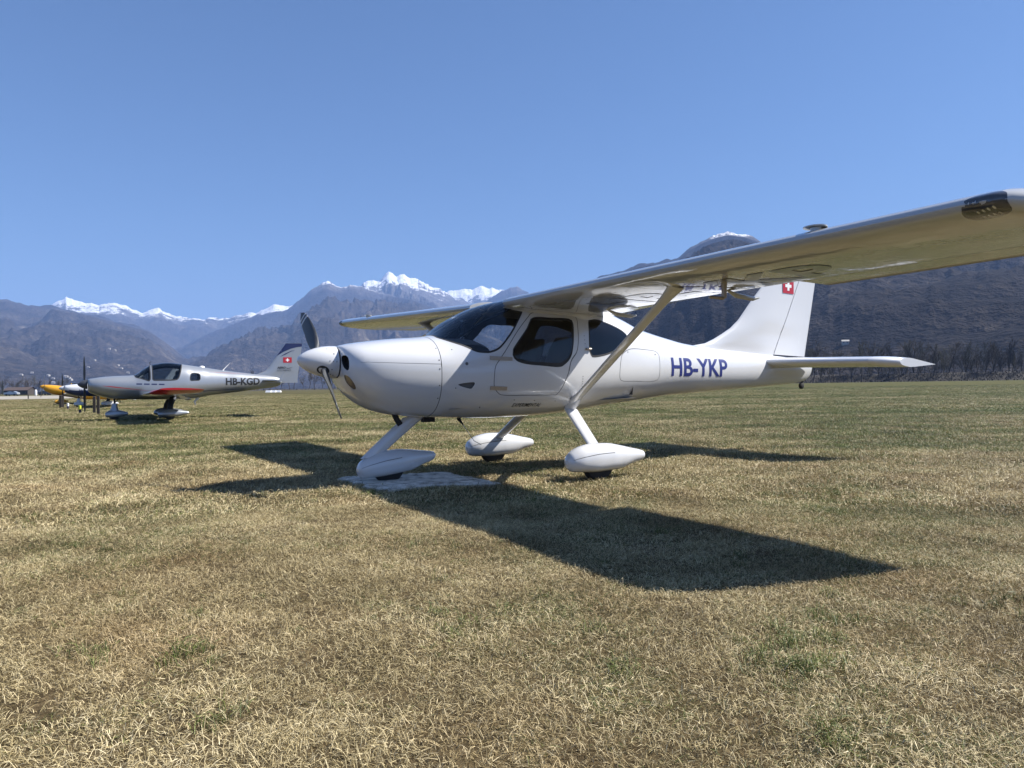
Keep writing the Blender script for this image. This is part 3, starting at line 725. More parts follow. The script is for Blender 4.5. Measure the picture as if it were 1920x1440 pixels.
# ------------------------------------------------------------------ turf colours, shared by the ground sheet and the blades
def turf_group():
    g = bpy.data.node_groups.new('turf_green', 'ShaderNodeTree')
    g.interface.new_socket('Green', in_out='OUTPUT', socket_type='NodeSocketFloat'); g.interface.new_socket('Patch', in_out='OUTPUT', socket_type='NodeSocketFloat')
    n, l = g.nodes, g.links; out = n.new('NodeGroupOutput'); ge = n.new('ShaderNodeNewGeometry')
    sp_ = n.new('ShaderNodeSeparateXYZ'); l.new(ge.outputs['Position'], sp_.inputs[0])
    def noise_(scale, detail=3, rough=.6, stretch=None):
        t = n.new('ShaderNodeTexNoise'); t.inputs['Scale'].default_value = scale; t.inputs['Detail'].default_value = detail; t.inputs['Roughness'].default_value = rough
        if stretch:
            mp = n.new('ShaderNodeMapping'); mp.inputs['Scale'].default_value = stretch; mp.inputs['Rotation'].default_value = (0, 0, .12); l.new(ge.outputs['Position'], mp.inputs['Vector']); l.new(mp.outputs[0], t.inputs['Vector'])
        else: l.new(ge.outputs['Position'], t.inputs['Vector'])
        return t.outputs['Fac']
    def math_(op, a, b=None, c=None, clamp=False):
        m = n.new('ShaderNodeMath'); m.operation = op; m.use_clamp = clamp
        for i, v in enumerate((a, b, c)):
            if v is None: continue
            if isinstance(v, (int, float)): m.inputs[i].default_value = v
            else: l.new(v, m.inputs[i])
        return m.outputs[0]
    def rng(v, a, b, c, d):
        m = n.new('ShaderNodeMapRange'); m.interpolation_type = 'SMOOTHSTEP'
        for k, x in zip(('From Min', 'From Max', 'To Min', 'To Max'), (a, b, c, d)): m.inputs[k].default_value = x
        l.new(v, m.inputs['Value']); return m.outputs['Result']
    base = math_('ADD', rng(sp_.outputs['Y'], 4, 16, .20, .60), rng(sp_.outputs['Y'], 40, 160, 0, .12))
    base = math_('ADD', base, rng(sp_.outputs['X'], -50, 40, -.12, .20))
    v = math_('ADD', base, math_('MULTIPLY', math_('SUBTRACT', noise_(.6, 5, .7), .5), 1.8))
    v = math_('ADD', v, math_('MULTIPLY', math_('SUBTRACT', noise_(.10, 4, .65, (.45, 1.5, 1)), .5), 1.0))
    v = math_('ADD', v, math_('MULTIPLY', math_('SUBTRACT', noise_(2.6, 3), .5), 1.0))
    v = math_('ADD', v, math_('MULTIPLY', math_('SUBTRACT', noise_(.018, 5, .7, (.3, 2.2, 1)), .5), 1.1))
    v = math_('ADD', v, math_('MULTIPLY', math_('SUBTRACT', noise_(.22, 3, .6), .5), 1.5))
    l.new(math_('MULTIPLY', v, 1.0, clamp=True), out.inputs['Green'])
    l.new(noise_(1.3, 4), out.inputs['Patch'])
    return g
TURF = turf_group()
STRAW = [(.0, (.080, .058, .024)), (.22, (.19, .148, .066)), (.55, (.47, .375, .185)), (1., (.80, .68, .42))]
GREEN = [(.0, (.018, .024, .007)), (.4, (.055, .072, .015)), (.75, (.12, .15, .032)), (1., (.21, .235, .06))]
def ramp(n, stops):
    r = n.new('ShaderNodeValToRGB'); e = r.color_ramp.elements
    while len(e) < len(stops): e.new(.5)
    for x, (p, c) in zip(e, stops): x.position = p; x.color = (*c, 1)
    return r

m, n, l, p = nt('turf_soil'); M['ground'] = m
tg = n.new('ShaderNodeGroup'); tg.node_tree = TURF
ge = n.new('ShaderNodeNewGeometry')
nz = n.new('ShaderNodeTexNoise'); nz.inputs['Scale'].default_value = 38; nz.inputs['Detail'].default_value = 6; nz.inputs['Roughness'].default_value = .7; l.new(ge.outputs['Position'], nz.inputs['Vector'])
nz2 = n.new('ShaderNodeTexNoise'); nz2.inputs['Scale'].default_value = 5; nz2.inputs['Detail'].default_value = 8; nz2.inputs['Roughness'].default_value = .75; l.new(ge.outputs['Position'], nz2.inputs['Vector'])
av = n.new('ShaderNodeMath'); av.operation = 'MULTIPLY_ADD'; av.inputs[1].default_value = .55; l.new(nz.outputs['Fac'], av.inputs[0])
hv = n.new('ShaderNodeMath'); hv.operation = 'MULTIPLY'; hv.inputs[1].default_value = .45; l.new(nz2.outputs['Fac'], hv.inputs[0]); l.new(hv.outputs[0], av.inputs[2])
cr_ = n.new('ShaderNodeMapRange'); cr_.inputs['From Min'].default_value = .32; cr_.inputs['From Max'].default_value = .68; l.new(av.outputs[0], cr_.inputs['Value'])
r1 = ramp(n, [(0, (.028, .020, .010)), (.5, (.095, .068, .034)), (1, (.24, .175, .09))]); r2 = ramp(n, [(0, (.022, .025, .008)), (.5, (.068, .070, .022)), (1, (.14, .135, .045))])
l.new(cr_.outputs['Result'], r1.inputs[0]); l.new(cr_.outputs['Result'], r2.inputs[0])
mx = n.new('ShaderNodeMix'); mx.data_type = 'RGBA'; l.new(tg.outputs['Green'], mx.inputs['Factor']); l.new(r1.outputs[0], mx.inputs['A']); l.new(r2.outputs[0], mx.inputs['B'])
l.new(mx.outputs['Result'], p.inputs['Base Color']); p.inputs['Roughness'].default_value = .95; p.inputs['Specular IOR Level'].default_value = .1
bp = n.new('ShaderNodeBump'); bp.inputs['Strength'].default_value = .9; bp.inputs['Distance'].default_value = .04; l.new(av.outputs[0], bp.inputs['Height']); l.new(bp.outputs['Normal'], p.inputs['Normal'])

# ground sheet, finer near the photographer, gently uneven nearby
rs = list(np.geomspace(.8, 60, 46)) + [80, 120, 200, 400, 900, 2500, 7000, 12500]
NA = 96; V = [(0, 0, 0)]; Fc = []
def gz(x, y):
    r = math.hypot(x, y); k = max(0., 1 - r / 40)
    return k * (.012 * noise.noise(Vector((x * .9, y * .9, 1.3))) + .010 * noise.noise(Vector((x * 2.7, y * 2.7, 5.)))) * min(1, r / 2)
for r in rs:
    for j in range(NA):
        a = 2 * math.pi * j / NA; x, y = r * math.sin(a), r * math.cos(a); V.append((x, y, gz(x, y)))
Fc = [(0, 1 + (j + 1) % NA, 1 + j) for j in range(NA)]
for i in range(len(rs) - 1):
    for j in range(NA): a, b = 1 + i*NA + j, 1 + i*NA + (j+1) % NA; Fc.append((a, b, b + NA, a + NA))
tag(fix(mesh('ground', V, Fc, M['ground'], sharp=0)), kind='structure')

# ---- pale slab under the nose wheel
SLAB = [(-1.72,7.46),(-1.63,7.62),(-1.41,7.72),(-1.09,7.77),(-.72,7.87),(-.49,7.56),(-.29,7.24),(-.11,6.95),(-.30,6.83),(-.53,6.82),(-.86,6.75),(-1.04,6.60),(-1.23,6.72),(-1.48,7.15)]
m, n, l, p = nt('pitted_concrete'); M['slab'] = m
ge = n.new('ShaderNodeNewGeometry'); n1 = n.new('ShaderNodeTexNoise'); n1.inputs['Scale'].default_value = 11; n1.inputs['Detail'].default_value = 6; n1.inputs['Roughness'].default_value = .65
l.new(ge.outputs['Position'], n1.inputs['Vector']); rp = ramp(n, [(.34, (.07, .06, .045)), (.42, (.46, .43, .37)), (.62, (.74, .70, .62))]); l.new(n1.outputs['Fac'], rp.inputs[0]); l.new(rp.outputs[0], p.inputs['Base Color'])
p.inputs['Roughness'].default_value = .9; b_ = n.new('ShaderNodeBump'); b_.inputs['Strength'].default_value = 1; b_.inputs['Distance'].default_value = .015; l.new(n1.outputs['Fac'], b_.inputs['Height']); l.new(b_.outputs['Normal'], p.inputs['Normal'])
sp2 = smooth_poly(SLAB, .06); rng_ = random.Random(5)
sp2 = np.array([q + np.array([rng_.uniform(-.04, .04), rng_.uniform(-.04, .04)]) for q in sp2])
k = len(sp2); inn = offset_poly(sp2, -.03)
V = [(x, y, -.02) for x, y in sp2] + [(x, y, .016 + rng_.uniform(-.004, .004)) for x, y in sp2] + [(x, y, .024) for x, y in inn]
Fc = [(i, (i+1) % k, k + (i+1) % k, k + i) for i in range(k)] + [(k + i, k + (i+1) % k, 2*k + (i+1) % k, 2*k + i) for i in range(k)] + [tuple(range(2*k, 3*k))]
tag(fix(mesh('concrete_slab', V, Fc, M['slab'], sharp=30)), 'pale pitted slab lying in the grass under the nose wheel', 'slab')

# ------------------------------------------------------------------ grass
m, n, l, p = nt('grass_blade'); M['grass'] = m
at = n.new('ShaderNodeAttribute'); at.attribute_name = 'rnd'; at2 = n.new('ShaderNodeAttribute'); at2.attribute_name = 'force'
tg = n.new('ShaderNodeGroup'); tg.node_tree = TURF; oi_ = n.new('ShaderNodeObjectInfo')
s3 = n.new('ShaderNodeSeparateXYZ'); l.new(at.outputs['Vector'], s3.inputs[0])
gt = n.new('ShaderNodeMath'); gt.operation = 'ADD'; l.new(tg.outputs['Green'], gt.inputs[0]); l.new(at2.outputs['Fac'], gt.inputs[1])
cmp_ = n.new('ShaderNodeMath'); cmp_.operation = 'GREATER_THAN'; l.new(gt.outputs[0], cmp_.inputs[0]); l.new(s3.outputs['X'], cmp_.inputs[1])
vv = n.new('ShaderNodeMath'); vv.operation = 'MULTIPLY_ADD'; vv.inputs[1].default_value = .75; l.new(s3.outputs['Y'], vv.inputs[0])
pv = n.new('ShaderNodeMapRange'); pv.inputs['From Min'].default_value = .3; pv.inputs['From Max'].default_value = .7; pv.inputs['To Min'].default_value = -.14; pv.inputs['To Max'].default_value = .40; l.new(tg.outputs['Patch'], pv.inputs['Value']); l.new(pv.outputs['Result'], vv.inputs[2])
r1 = ramp(n, STRAW); r2 = ramp(n, GREEN); l.new(vv.outputs[0], r1.inputs[0]); l.new(vv.outputs[0], r2.inputs[0])
gp = n.new('ShaderNodeNewGeometry'); nb_ = n.new('ShaderNodeTexNoise'); nb_.inputs['Scale'].default_value = .9; nb_.inputs['Detail'].default_value = 5; l.new(gp.outputs['Position'], nb_.inputs['Vector'])
bf = n.new('ShaderNodeMapRange'); bf.inputs['From Min'].default_value = .50; bf.inputs['From Max'].default_value = .68; bf.inputs['To Max'].default_value = .75; l.new(nb_.outputs['Fac'], bf.inputs['Value'])
rb = n.new('ShaderNodeMix'); rb.data_type = 'RGBA'; rb.blend_type = 'MULTIPLY'; rb.inputs['B'].default_value = (.66, .55, .46, 1); l.new(bf.outputs['Result'], rb.inputs['Factor']); l.new(r1.outputs[0], rb.inputs['A'])
mx = n.new('ShaderNodeMix'); mx.data_type = 'RGBA'; l.new(cmp_.outputs[0], mx.inputs['Factor']); l.new(rb.outputs['Result'], mx.inputs['A']); l.new(r2.outputs[0], mx.inputs['B'])
l.new(mx.outputs['Result'], p.inputs['Base Color']); p.inputs['Roughness'].default_value = .55; p.inputs['Specular IOR Level'].default_value = .35
tl = n.new('ShaderNodeBsdfTranslucent'); l.new(mx.outputs['Result'], tl.inputs['Color']); ms = n.new('ShaderNodeMixShader'); ms.inputs[0].default_value = .14
l.new(p.outputs[0], ms.inputs[1]); l.new(tl.outputs[0], ms.inputs[2]); l.new(ms.outputs[0], n['Material Output'].inputs['Surface'])

src = bpy.data.collections.new('grass_source')
def clump(name, k, rad, lmin, lmax, wd, elev, force=0., seed=0, lean=(0, 0)):
    rg = random.Random(seed); V = []; Fc = []; rn = []; fo = []
    for i in range(k):
        q = rg.uniform(0, 2 * math.pi); rr = rad * math.sqrt(rg.random()); x, y = rr * math.cos(q), rr * math.sin(q)
        L_ = rg.uniform(lmin, lmax) * (.7 + .6 * rg.random()); az = rg.uniform(0, 2 * math.pi); el = R(rg.uniform(*elev)); w = wd * rg.uniform(.6, 1.3)
        dx, dy = math.cos(az) + lean[0], math.sin(az) + lean[1]; dl = math.hypot(dx, dy) or 1; dx, dy = dx / dl, dy / dl
        tw = rg.uniform(-.9, .9); sx, sy, sz = -dy * math.cos(tw), dx * math.cos(tw), math.sin(tw)
        d2 = el * rg.uniform(-.3, .75); z0 = rg.uniform(-.008, .006)
        P0 = (x, y, z0); P1 = (x + dx * L_ * .5 * math.cos(el), y + dy * L_ * .5 * math.cos(el), z0 + L_ * .5 * math.sin(el))
        P2 = (P1[0] + dx * L_ * .5 * math.cos(d2), P1[1] + dy * L_ * .5 * math.cos(d2), max(.002, P1[2] + L_ * .5 * math.sin(d2)))
        b = len(V); r_ = (rg.random(), rg.random(), rg.random())
        V += [(P0[0] - sx*w*.5, P0[1] - sy*w*.5, P0[2] - sz*w*.5), (P0[0] + sx*w*.5, P0[1] + sy*w*.5, P0[2] + sz*w*.5), (P1[0] + sx*w*.45, P1[1] + sy*w*.45, P1[2] + sz*w*.45), (P1[0] - sx*w*.45, P1[1] - sy*w*.45, P1[2] - sz*w*.45), P2]
        Fc += [(b, b+1, b+2, b+3), (b+3, b+2, b+4)]; rn += [r_] * 5; fo += [force] * 5
    me = bpy.data.meshes.new(name); me.from_pydata(V, [], Fc); me.materials.append(M['grass'])
    a = me.attributes.new('rnd', 'FLOAT_VECTOR', 'POINT'); a.data.foreach_set('vector', np.array(rn, 'f').ravel())
    a = me.attributes.new('force', 'FLOAT', 'POINT'); a.data.foreach_set('value', np.array(fo, 'f'))
    o = bpy.data.objects.new(name, me); src.objects.link(o); return o
for i in range(8): clump('clump_%02d' % i, 125, .11, .016, .040, .00155, (6, 66), seed=i, lean=(.3, -.1))           # 0-7 near
for i in range(4): clump('clump_%02d' % (8 + i), 70, .16, .025, .055, .0032, (8, 65), seed=20 + i, lean=(.3, 0))     # 8-11 middle
for i in range(4): clump('clump_%02d' % (12 + i), 55, .30, .04, .085, .0065, (8, 55), seed=40 + i, lean=(.3, 0))      # 12-15 farther
for i in range(2): clump('clump_%02d' % (16 + i), 40, .06, .05, .10, .0026, (35, 80), force=.85, seed=60 + i)        # 16-17 green tufts
for i in range(2): clump('clump_%02d' % (18 + i), 10, .08, .07, .13, .0016, (35, 80), force=-1, seed=70 + i)         # 18-19 tall straw
rg = np.random.default_rng(7); PTS = []; IDX = []; SCL = []; ROT = []
slabp = [tuple(q) for q in offset_poly(sp2, -.05)]
def scatter(r0, r1, dens, ids, smin, smax, half=R(43)):
    area = half * (r1**2 - r0**2); k = int(area * dens)
    r = np.sqrt(rg.uniform(r0**2, r1**2, k)); a = rg.uniform(-half, half, k); x, y = r * np.sin(a), r * np.cos(a)
    keep = ~inpoly(np.stack([x, y], 1), slabp); x, y = x[keep], y[keep]
    for X, Y in zip(x, y):
        PTS.append((X, Y, gz(X, Y))); IDX.append(int(rg.choice(ids))); SCL.append(rg.uniform(smin, smax)); ROT.append((rg.uniform(-.06, .06), rg.uniform(-.06, .06), rg.uniform(-.9, .9) if rg.random() < .7 else rg.uniform(0, 6.28)))
scatter(1.1, 6.0, 300, range(0, 8), .7, 1.15, R(58))
scatter(6.0, 13.0, 120, range(8, 12), .8, 1.2)
scatter(13.0, 24.0, 62, range(8, 12), .95, 1.4)
scatter(24.0, 55.0, 16, range(12, 16), .8, 1.2)
scatter(55.0, 120.0, 3.2, range(12, 16), 1.0, 1.6, R(38))
scatter(1.5, 9.0, 5, (18, 19), .45, .85)
scatter(1.5, 14.0, 1.6, (16, 17), .45, .9)
for (tx, ty, k, sp_) in ((.81,2.47,9,.10),(.88,2.40,9,.10),(.91,2.67,4,.08),(-1.09,2.55,4,.06),(-1.17,2.60,3,.05),(-.78,2.06,3,.05),(2.4,6.45,10,.25),(2.6,6.26,10,.25),(.85,1.94,3,.06),(1.14,2.84,4,.08),(-1.41,2.51,3,.05),(1.88,2.9,5,.09),(-.22,3.04,4,.08),(.3,2.4,3,.05)):
    for i in range(k):
        x, y = tx + rg.normal(0, sp_), ty + rg.normal(0, sp_); PTS.append((x, y, gz(x, y))); IDX.append(int(rg.integers(16, 18))); SCL.append(rg.uniform(.55, .95)); ROT.append((0, 0, rg.uniform(0, 6.28)))
# blades creeping over the slab's rim
for q in sp2[::1]:
    for i in range(2):
        x, y = q[0] + rg.normal(0, .03), q[1] + rg.normal(0, .03); PTS.append((x, y, .0)); IDX.append(int(rg.integers(18, 20))); SCL.append(rg.uniform(.5, .8)); ROT.append((0, 0, rg.uniform(0, 6.28)))
gm = bpy.data.meshes.new('grass'); gm.from_pydata(PTS, [], [])
a = gm.attributes.new('idx', 'INT', 'POINT'); a.data.foreach_set('value', np.array(IDX, 'i'))
a = gm.attributes.new('scl', 'FLOAT', 'POINT'); a.data.foreach_set('value', np.array(SCL, 'f'))
a = gm.attributes.new('rot', 'FLOAT_VECTOR', 'POINT'); a.data.foreach_set('vector', np.array(ROT, 'f').ravel())
grass = link('grass', gm, M['grass']); tag(grass, 'short dry mown grass with green patches', 'grass', kind='stuff')
gg = bpy.data.node_groups.new('grass_scatter', 'GeometryNodeTree')
gg.interface.new_socket('Geometry', in_out='INPUT', socket_type='NodeSocketGeometry'); gg.interface.new_socket('Geometry', in_out='OUTPUT', socket_type='NodeSocketGeometry')
n, l = gg.nodes, gg.links; gi = n.new('NodeGroupInput'); go = n.new('NodeGroupOutput'); ip = n.new('GeometryNodeInstanceOnPoints'); ci = n.new('GeometryNodeCollectionInfo')
ci.inputs['Collection'].default_value = src; ci.inputs['Separate Children'].default_value = True; ci.inputs['Reset Children'].default_value = True
l.new(gi.outputs[0], ip.inputs['Points']); l.new(ci.outputs[0], ip.inputs['Instance']); ip.inputs['Pick Instance'].default_value = True
for nm, ty, sk in (('idx', 'INT', 'Instance Index'), ('scl', 'FLOAT', 'Scale'), ('rot', 'FLOAT_VECTOR', 'Rotation')):
    na = n.new('GeometryNodeInputNamedAttribute'); na.data_type = ty; na.inputs['Name'].default_value = nm; l.new(na.outputs['Attribute'], ip.inputs[sk])
l.new(ip.outputs[0], go.inputs[0]); md = grass.modifiers.new('scatter', 'NODES'); md.node_group = gg
# ------------------------------------------------------------------ mountains
def mount_mat(snow_z, sharpn=70., k=1.0, br=1.0):
    m, n, l, p = nt('mountain_slope')
    ge = n.new('ShaderNodeNewGeometry'); sx = n.new('ShaderNodeSeparateXYZ'); l.new(ge.outputs['Position'], sx.inputs[0]); sn_ = n.new('ShaderNodeSeparateXYZ'); l.new(ge.outputs['Normal'], sn_.inputs[0])
    def mnoise(scale, detail=6, rough=.6):
        t = n.new('ShaderNodeTexNoise'); t.inputs['Scale'].default_value = scale; t.inputs['Detail'].default_value = detail; t.inputs['Roughness'].default_value = rough; l.new(ge.outputs['Position'], t.inputs['Vector']); return t.outputs['Fac']
    def mth(op, a, b=None, c=None):
        q = n.new('ShaderNodeMath'); q.operation = op
        for i, v in enumerate((a, b, c)):
            if v is None: continue
            if isinstance(v, (int, float)): q.inputs[i].default_value = v
            else: l.new(v, q.inputs[i])
        return q.outputs[0]
    f1, f2, f3 = mnoise(.0022, 7, .65), mnoise(.011, 6, .7), mnoise(.05, 4, .7)
    woods = ramp(n, [(q_, tuple(c_ * br for c_ in cc_)) for q_, cc_ in ((.25, (.010, .009, .009)), (.5, (.024, .020, .018)), (.70, (.042, .035, .029)), (.88, (.10, .085, .068)))])
    wv = mth('ADD', mth('MULTIPLY', f1, .35), mth('ADD', mth('MULTIPLY', f2, .35), mth('MULTIPLY', f3, .30))); wr = n.new('ShaderNodeMapRange'); wr.inputs['From Min'].default_value = .36; wr.inputs['From Max'].default_value = .66; l.new(wv, wr.inputs['Value']); l.new(wr.outputs['Result'], woods.inputs[0])
    rock = ramp(n, [(.35, (.075, .068, .064)), (.65, (.19, .17, .155))]); l.new(f2, rock.inputs[0])
    hz_ = n.new('ShaderNodeMapRange'); hz_.interpolation_type = 'SMOOTHSTEP'; hz_.inputs['From Min'].default_value = snow_z - 420 * k; hz_.inputs['From Max'].default_value = snow_z; l.new(mth('ADD', sx.outputs['Z'], mth('MULTIPLY', mth('SUBTRACT', f1, .5), 500 * k)), hz_.inputs['Value'])
    m1 = n.new('ShaderNodeMix'); m1.data_type = 'RGBA'; l.new(hz_.outputs['Result'], m1.inputs['Factor']); l.new(woods.outputs[0], m1.inputs['A']); l.new(rock.outputs[0], m1.inputs['B'])
    # snow above a ragged line, less on steep rock
    sv = mth('ADD', sx.outputs['Z'], mth('MULTIPLY', mth('SUBTRACT', f1, .5), 520 * k)); sv = mth('ADD', sv, mth('MULTIPLY', mth('SUBTRACT', f2, .5), 750 * k)); sv = mth('ADD', sv, mth('MULTIPLY', mth('SUBTRACT', f3, .5), 420 * k)); sv = mth('ADD', sv, mth('MULTIPLY', mth('SUBTRACT', sn_.outputs['Z'], .8), 520 * k))
    sm_ = n.new('ShaderNodeMapRange'); sm_.interpolation_type = 'SMOOTHSTEP'; sm_.inputs['From Min'].default_value = snow_z - 20; sm_.inputs['From Max'].default_value = snow_z + sharpn - 20; l.new(sv, sm_.inputs['Value'])
    m2 = n.new('ShaderNodeMix'); m2.data_type = 'RGBA'; l.new(sm_.outputs['Result'], m2.inputs['Factor']); l.new(m1.outputs['Result'], m2.inputs['A']); m2.inputs['B'].default_value = (.86, .87, .90, 1)
    l.new(m2.outputs['Result'], p.inputs['Base Color']); p.inputs['Roughness'].default_value = .95; p.inputs['Specular IOR Level'].default_value = .05
    bh = n.new('ShaderNodeBump'); bh.inputs['Strength'].default_value = .8; bh.inputs['Distance'].default_value = 26; l.new(mth('ADD', f3, mth('MULTIPLY', f2, 1.5)), bh.inputs['Height']); l.new(bh.outputs['Normal'], p.inputs['Normal'])
    return m

def fbm(x, y, z, o=5, lac=2.1, g=.5):
    s, a = 0., 1.
    for i in range(o): s += a * noise.noise(Vector((x, y, z))); x *= lac; y *= lac; z += 7.3; a *= g
    return s
def ridge(name, sky_pts, D, foot, na, nr, seed, rough=.004, spur=.22, conc=1.0, base=0., snow=900., kk=1., br=1.8):
    """crest line seen at sky_pts, D metres away; slopes fall to the foot in front and away behind"""
    az = []; el = []
    for px, py in sky_pts:
        r = ray(px, py); az.append(math.atan2(r.x, r.y)); el.append(r.z / math.hypot(r.x, r.y))
    az0, az1 = az[0], az[-1]; A = np.linspace(az0, az1, na); E = np.interp(A, az, el)
    K = np.ones(9) / 9.; E0 = E; E = np.convolve(np.pad(E, 4, mode='edge'), K, 'valid')
    dE = np.array([e0 - e + rough * fbm(a * 60, seed, 0, 5, 2.1, .55) for a, e, e0 in zip(A, E, E0)])
    D0 = np.array([D * (1 + .05 * fbm(a * 7, seed + 3, 0, 2)) for a in A])
    ts = list(np.linspace(0, 1, nr) ** .9) + [1.04, 1.12, 1.3]
    V = []; Fc = []
    for i, t in enumerate(ts):
        for j, a in enumerate(A):
            Dj = D0[j]; r = foot + (Dj - foot) * t; cw = max(0., min(1., (t - .80) / .2)); cw = cw * cw * (3 - 2 * cw) if t <= 1 else 1.; ch = max(.001, E[j] + dE[j] * cw) * Dj + CAM_H
            if t <= 1:
                x, y = r * math.sin(a), r * math.cos(a)
                h = base + (ch - base) * t ** conc
                w = min(1., 3.2 * t * (1 - t)) ; sc_ = D / 5200.
                wx, wy = x + 500 * sc_ * fbm(x / (1500 * sc_), y / (1500 * sc_), seed, 2), y + 500 * sc_ * fbm(y / (1500 * sc_), x / (1500 * sc_), seed + 4, 2)
                q = fbm(wx / (820 * sc_), wy / (1500 * sc_), seed + 1, 6, 2.2, .58)
                h += spur * ch * w * (-abs(q) * 1.35 + .28) + .06 * ch * w * (.5 - abs(fbm(x / 260, y / 260, seed + 9, 5)))
                lim = r * max(.002, E[j] + min(0, dE[j]) * cw); h = min(h, lim * (.93 + .06 * t)) if t < .985 else h
            else: h = ch - (t - 1) * (D - foot) * .9
            V.append((r * math.sin(a), r * math.cos(a), h if t > 0 else -3))
    for i in range(len(ts) - 1):
        for j in range(na - 1): k = i * na + j; Fc.append((k, k + 1, k + na + 1, k + na))
    o = fix(mesh(name, V, Fc, mount_mat(snow, 60., kk, br), sharp=0)); tag(o, kind='structure'); return o
RID = {}
RID['snow_left'] = ridge('mountain_range', [(-420,600),(-300,560),(-150,585),(0,590),(97,573),(125,558),(157,567),(187,570),(213,568),(253,585),(267,588),(297,579),(333,595),(377,597),(393,595),(413,600),(467,585),(480,588),(513,568),(533,577),(547,572),(620,590),(700,620)], 8800, 4600, 520, 60, 1.7, .0035, .30, snow=800., kk=.62)
RID['snow_far'] = ridge('mountain_range', [(760,590),(810,560),(840,548),(869,543),(876,543),(902,537),(938,543),(980,560),(1060,590)], 9300, 6000, 260, 46, 4.1, .0035, .30, snow=985., kk=.6)
RID['snow_peak'] = ridge('mountain_peak', [(560,640),(610,575),(640,555),(671,537),(682,528),(713,524),(729,512),(742,517),(755,515),(762,520),(778,521),(804,535),(840,549),(880,570),(940,600),(1000,640)], 8200, 4300, 420, 76, 2.9, .0035, .32, snow=1010., kk=.8)
RID['dark_peak'] = ridge('mountain_peak', [(820,620),(860,600),(900,575),(938,548),(957,537),(969,535),(993,548),(1020,544),(1058,537),(1077,536),(1130,560),(1240,600)], 7400, 3600, 320, 50, 6.6, .003, .26, snow=1010., kk=.4)
RID['left'] = ridge('mountain_slope', [(-560,470),(-380,520),(-200,556),(0,563),(20,563),(57,573),(97,574),(150,584),(213,600),(277,618),(317,645),(350,672),(400,700)], 5800, 2000, 460, 70, 3.3, .0022, .26, .9, snow=1000., kk=.5)
RID['valley'] = ridge('mountain_slope', [(230,712),(300,682),(327,662),(367,637),(430,609),(477,592),(540,581),(556,567),(584,543),(600,535),(615,529),(638,537),(655,534),(672,538),(720,550),(780,560),(850,590),(930,625),(1000,650),(1100,700)], 6800, 2200, 560, 84, 8.2, .0030, .32, .95, snow=915., kk=.45)
RID['right'] = ridge('mountain_slope', [(930,690),(1000,620),(1050,560),(1102,530),(1125,518),(1177,505),(1200,494),(1235,491),(1269,484),(1292,466),(1315,452),(1338,443),(1365,436),(1397,440),(1434,454),(1500,470),(1600,462),(1700,455),(1850,440),(2000,420),(2250,400),(2600,380)], 3900, 560, 620, 96, 5.4, .0024, .26, 1.0, snow=745., kk=.30, br=.75)

# ------------------------------------------------------------------ levee with scrub along the far edge of the field (right)
def edge_line(px, Y): return at_depth(px, Y)
m, n, l, p = nt('levee_scrub'); M['scrub'] = m
ge = n.new('ShaderNodeNewGeometry'); t = n.new('ShaderNodeTexNoise'); t.inputs['Scale'].default_value = .5; t.inputs['Detail'].default_value = 6; t.inputs['Roughness'].default_value = .7; l.new(ge.outputs['Position'], t.inputs['Vector'])
rp = ramp(n, [(.3, (.018, .016, .014)), (.55, (.045, .038, .030)), (.75, (.10, .085, .062))]); l.new(t.outputs['Fac'], rp.inputs[0]); l.new(rp.outputs[0], p.inputs['Base Color']); p.inputs['Roughness'].default_value = .95
LV = [(at_depth(px, Y)) for px, Y in ((430, 520), (700, 470), (1000, 410), (1300, 350), (1500, 315), (1700, 292), (1920, 272), (2200, 255), (2500, 245))]
V = []; Fc = []; nl_ = 0; xs_ = np.linspace(0, len(LV) - 1, 90)
for q in xs_:
    i = min(int(q), len(LV) - 2); c = LV[i].lerp(LV[i + 1], q - i); d = (LV[i + 1] - LV[i]).normalized(); o_ = Vector((-d.y, d.x, 0))
    k = min(1, max(.25, (q - 2.2) / 2))
    for s_, h_ in ((-9, -.2), (-6, .7), (-3, 2.4), (-1.5, 3.05), (1.5, 3.05), (8, -.2)): V.append(c + o_ * s_ + Vector((0, 0, (h_ + .12 * noise.noise(Vector((q * 3, s_, 2)))) * (k if h_ > 0 else 1))))
for i in range(len(xs_) - 1):
    for j in range(5): k = i * 6 + j; Fc.append((k, k + 1, k + 7, k + 6))
lev = fix(mesh('embankment', V, Fc, M['scrub'], sharp=0)); tag(lev, kind='structure')
# brambles on its slope: countless twigs
rg = random.Random(3); V = []; Fc = []
for i in range(9000):
    q = rg.uniform(0, 1) ** .7 * (len(LV) - 1); k = min(int(q), len(LV) - 2); c = LV[k].lerp(LV[k + 1], q - k); d = (LV[k + 1] - LV[k]).normalized(); o_ = Vector((-d.y, d.x, 0)); kk = min(1, max(.25, (q - 2.2) / 2))
    s_ = rg.uniform(-9.5, -2); z = max(0, (s_ + 9) / 7 * 2.9) * kk; b = c + o_ * s_ + Vector((0, 0, z)); u = Vector((rg.uniform(-.8, .8), rg.uniform(-.8, .8), rg.uniform(.3, 1.2))) * rg.uniform(.5, 1.1); w_ = Vector((rg.uniform(-.15, .15), rg.uniform(-.15, .15), 0)); k0 = len(V)
    V += [b - w_, b + w_, b + u]; Fc.append((k0, k0 + 1, k0 + 2))
br = mesh('bramble_scrub', V, Fc, M['scrub'], sharp=0); tag(br, 'dark bramble scrub covering the embankment before the trees', 'scrub', kind='stuff')

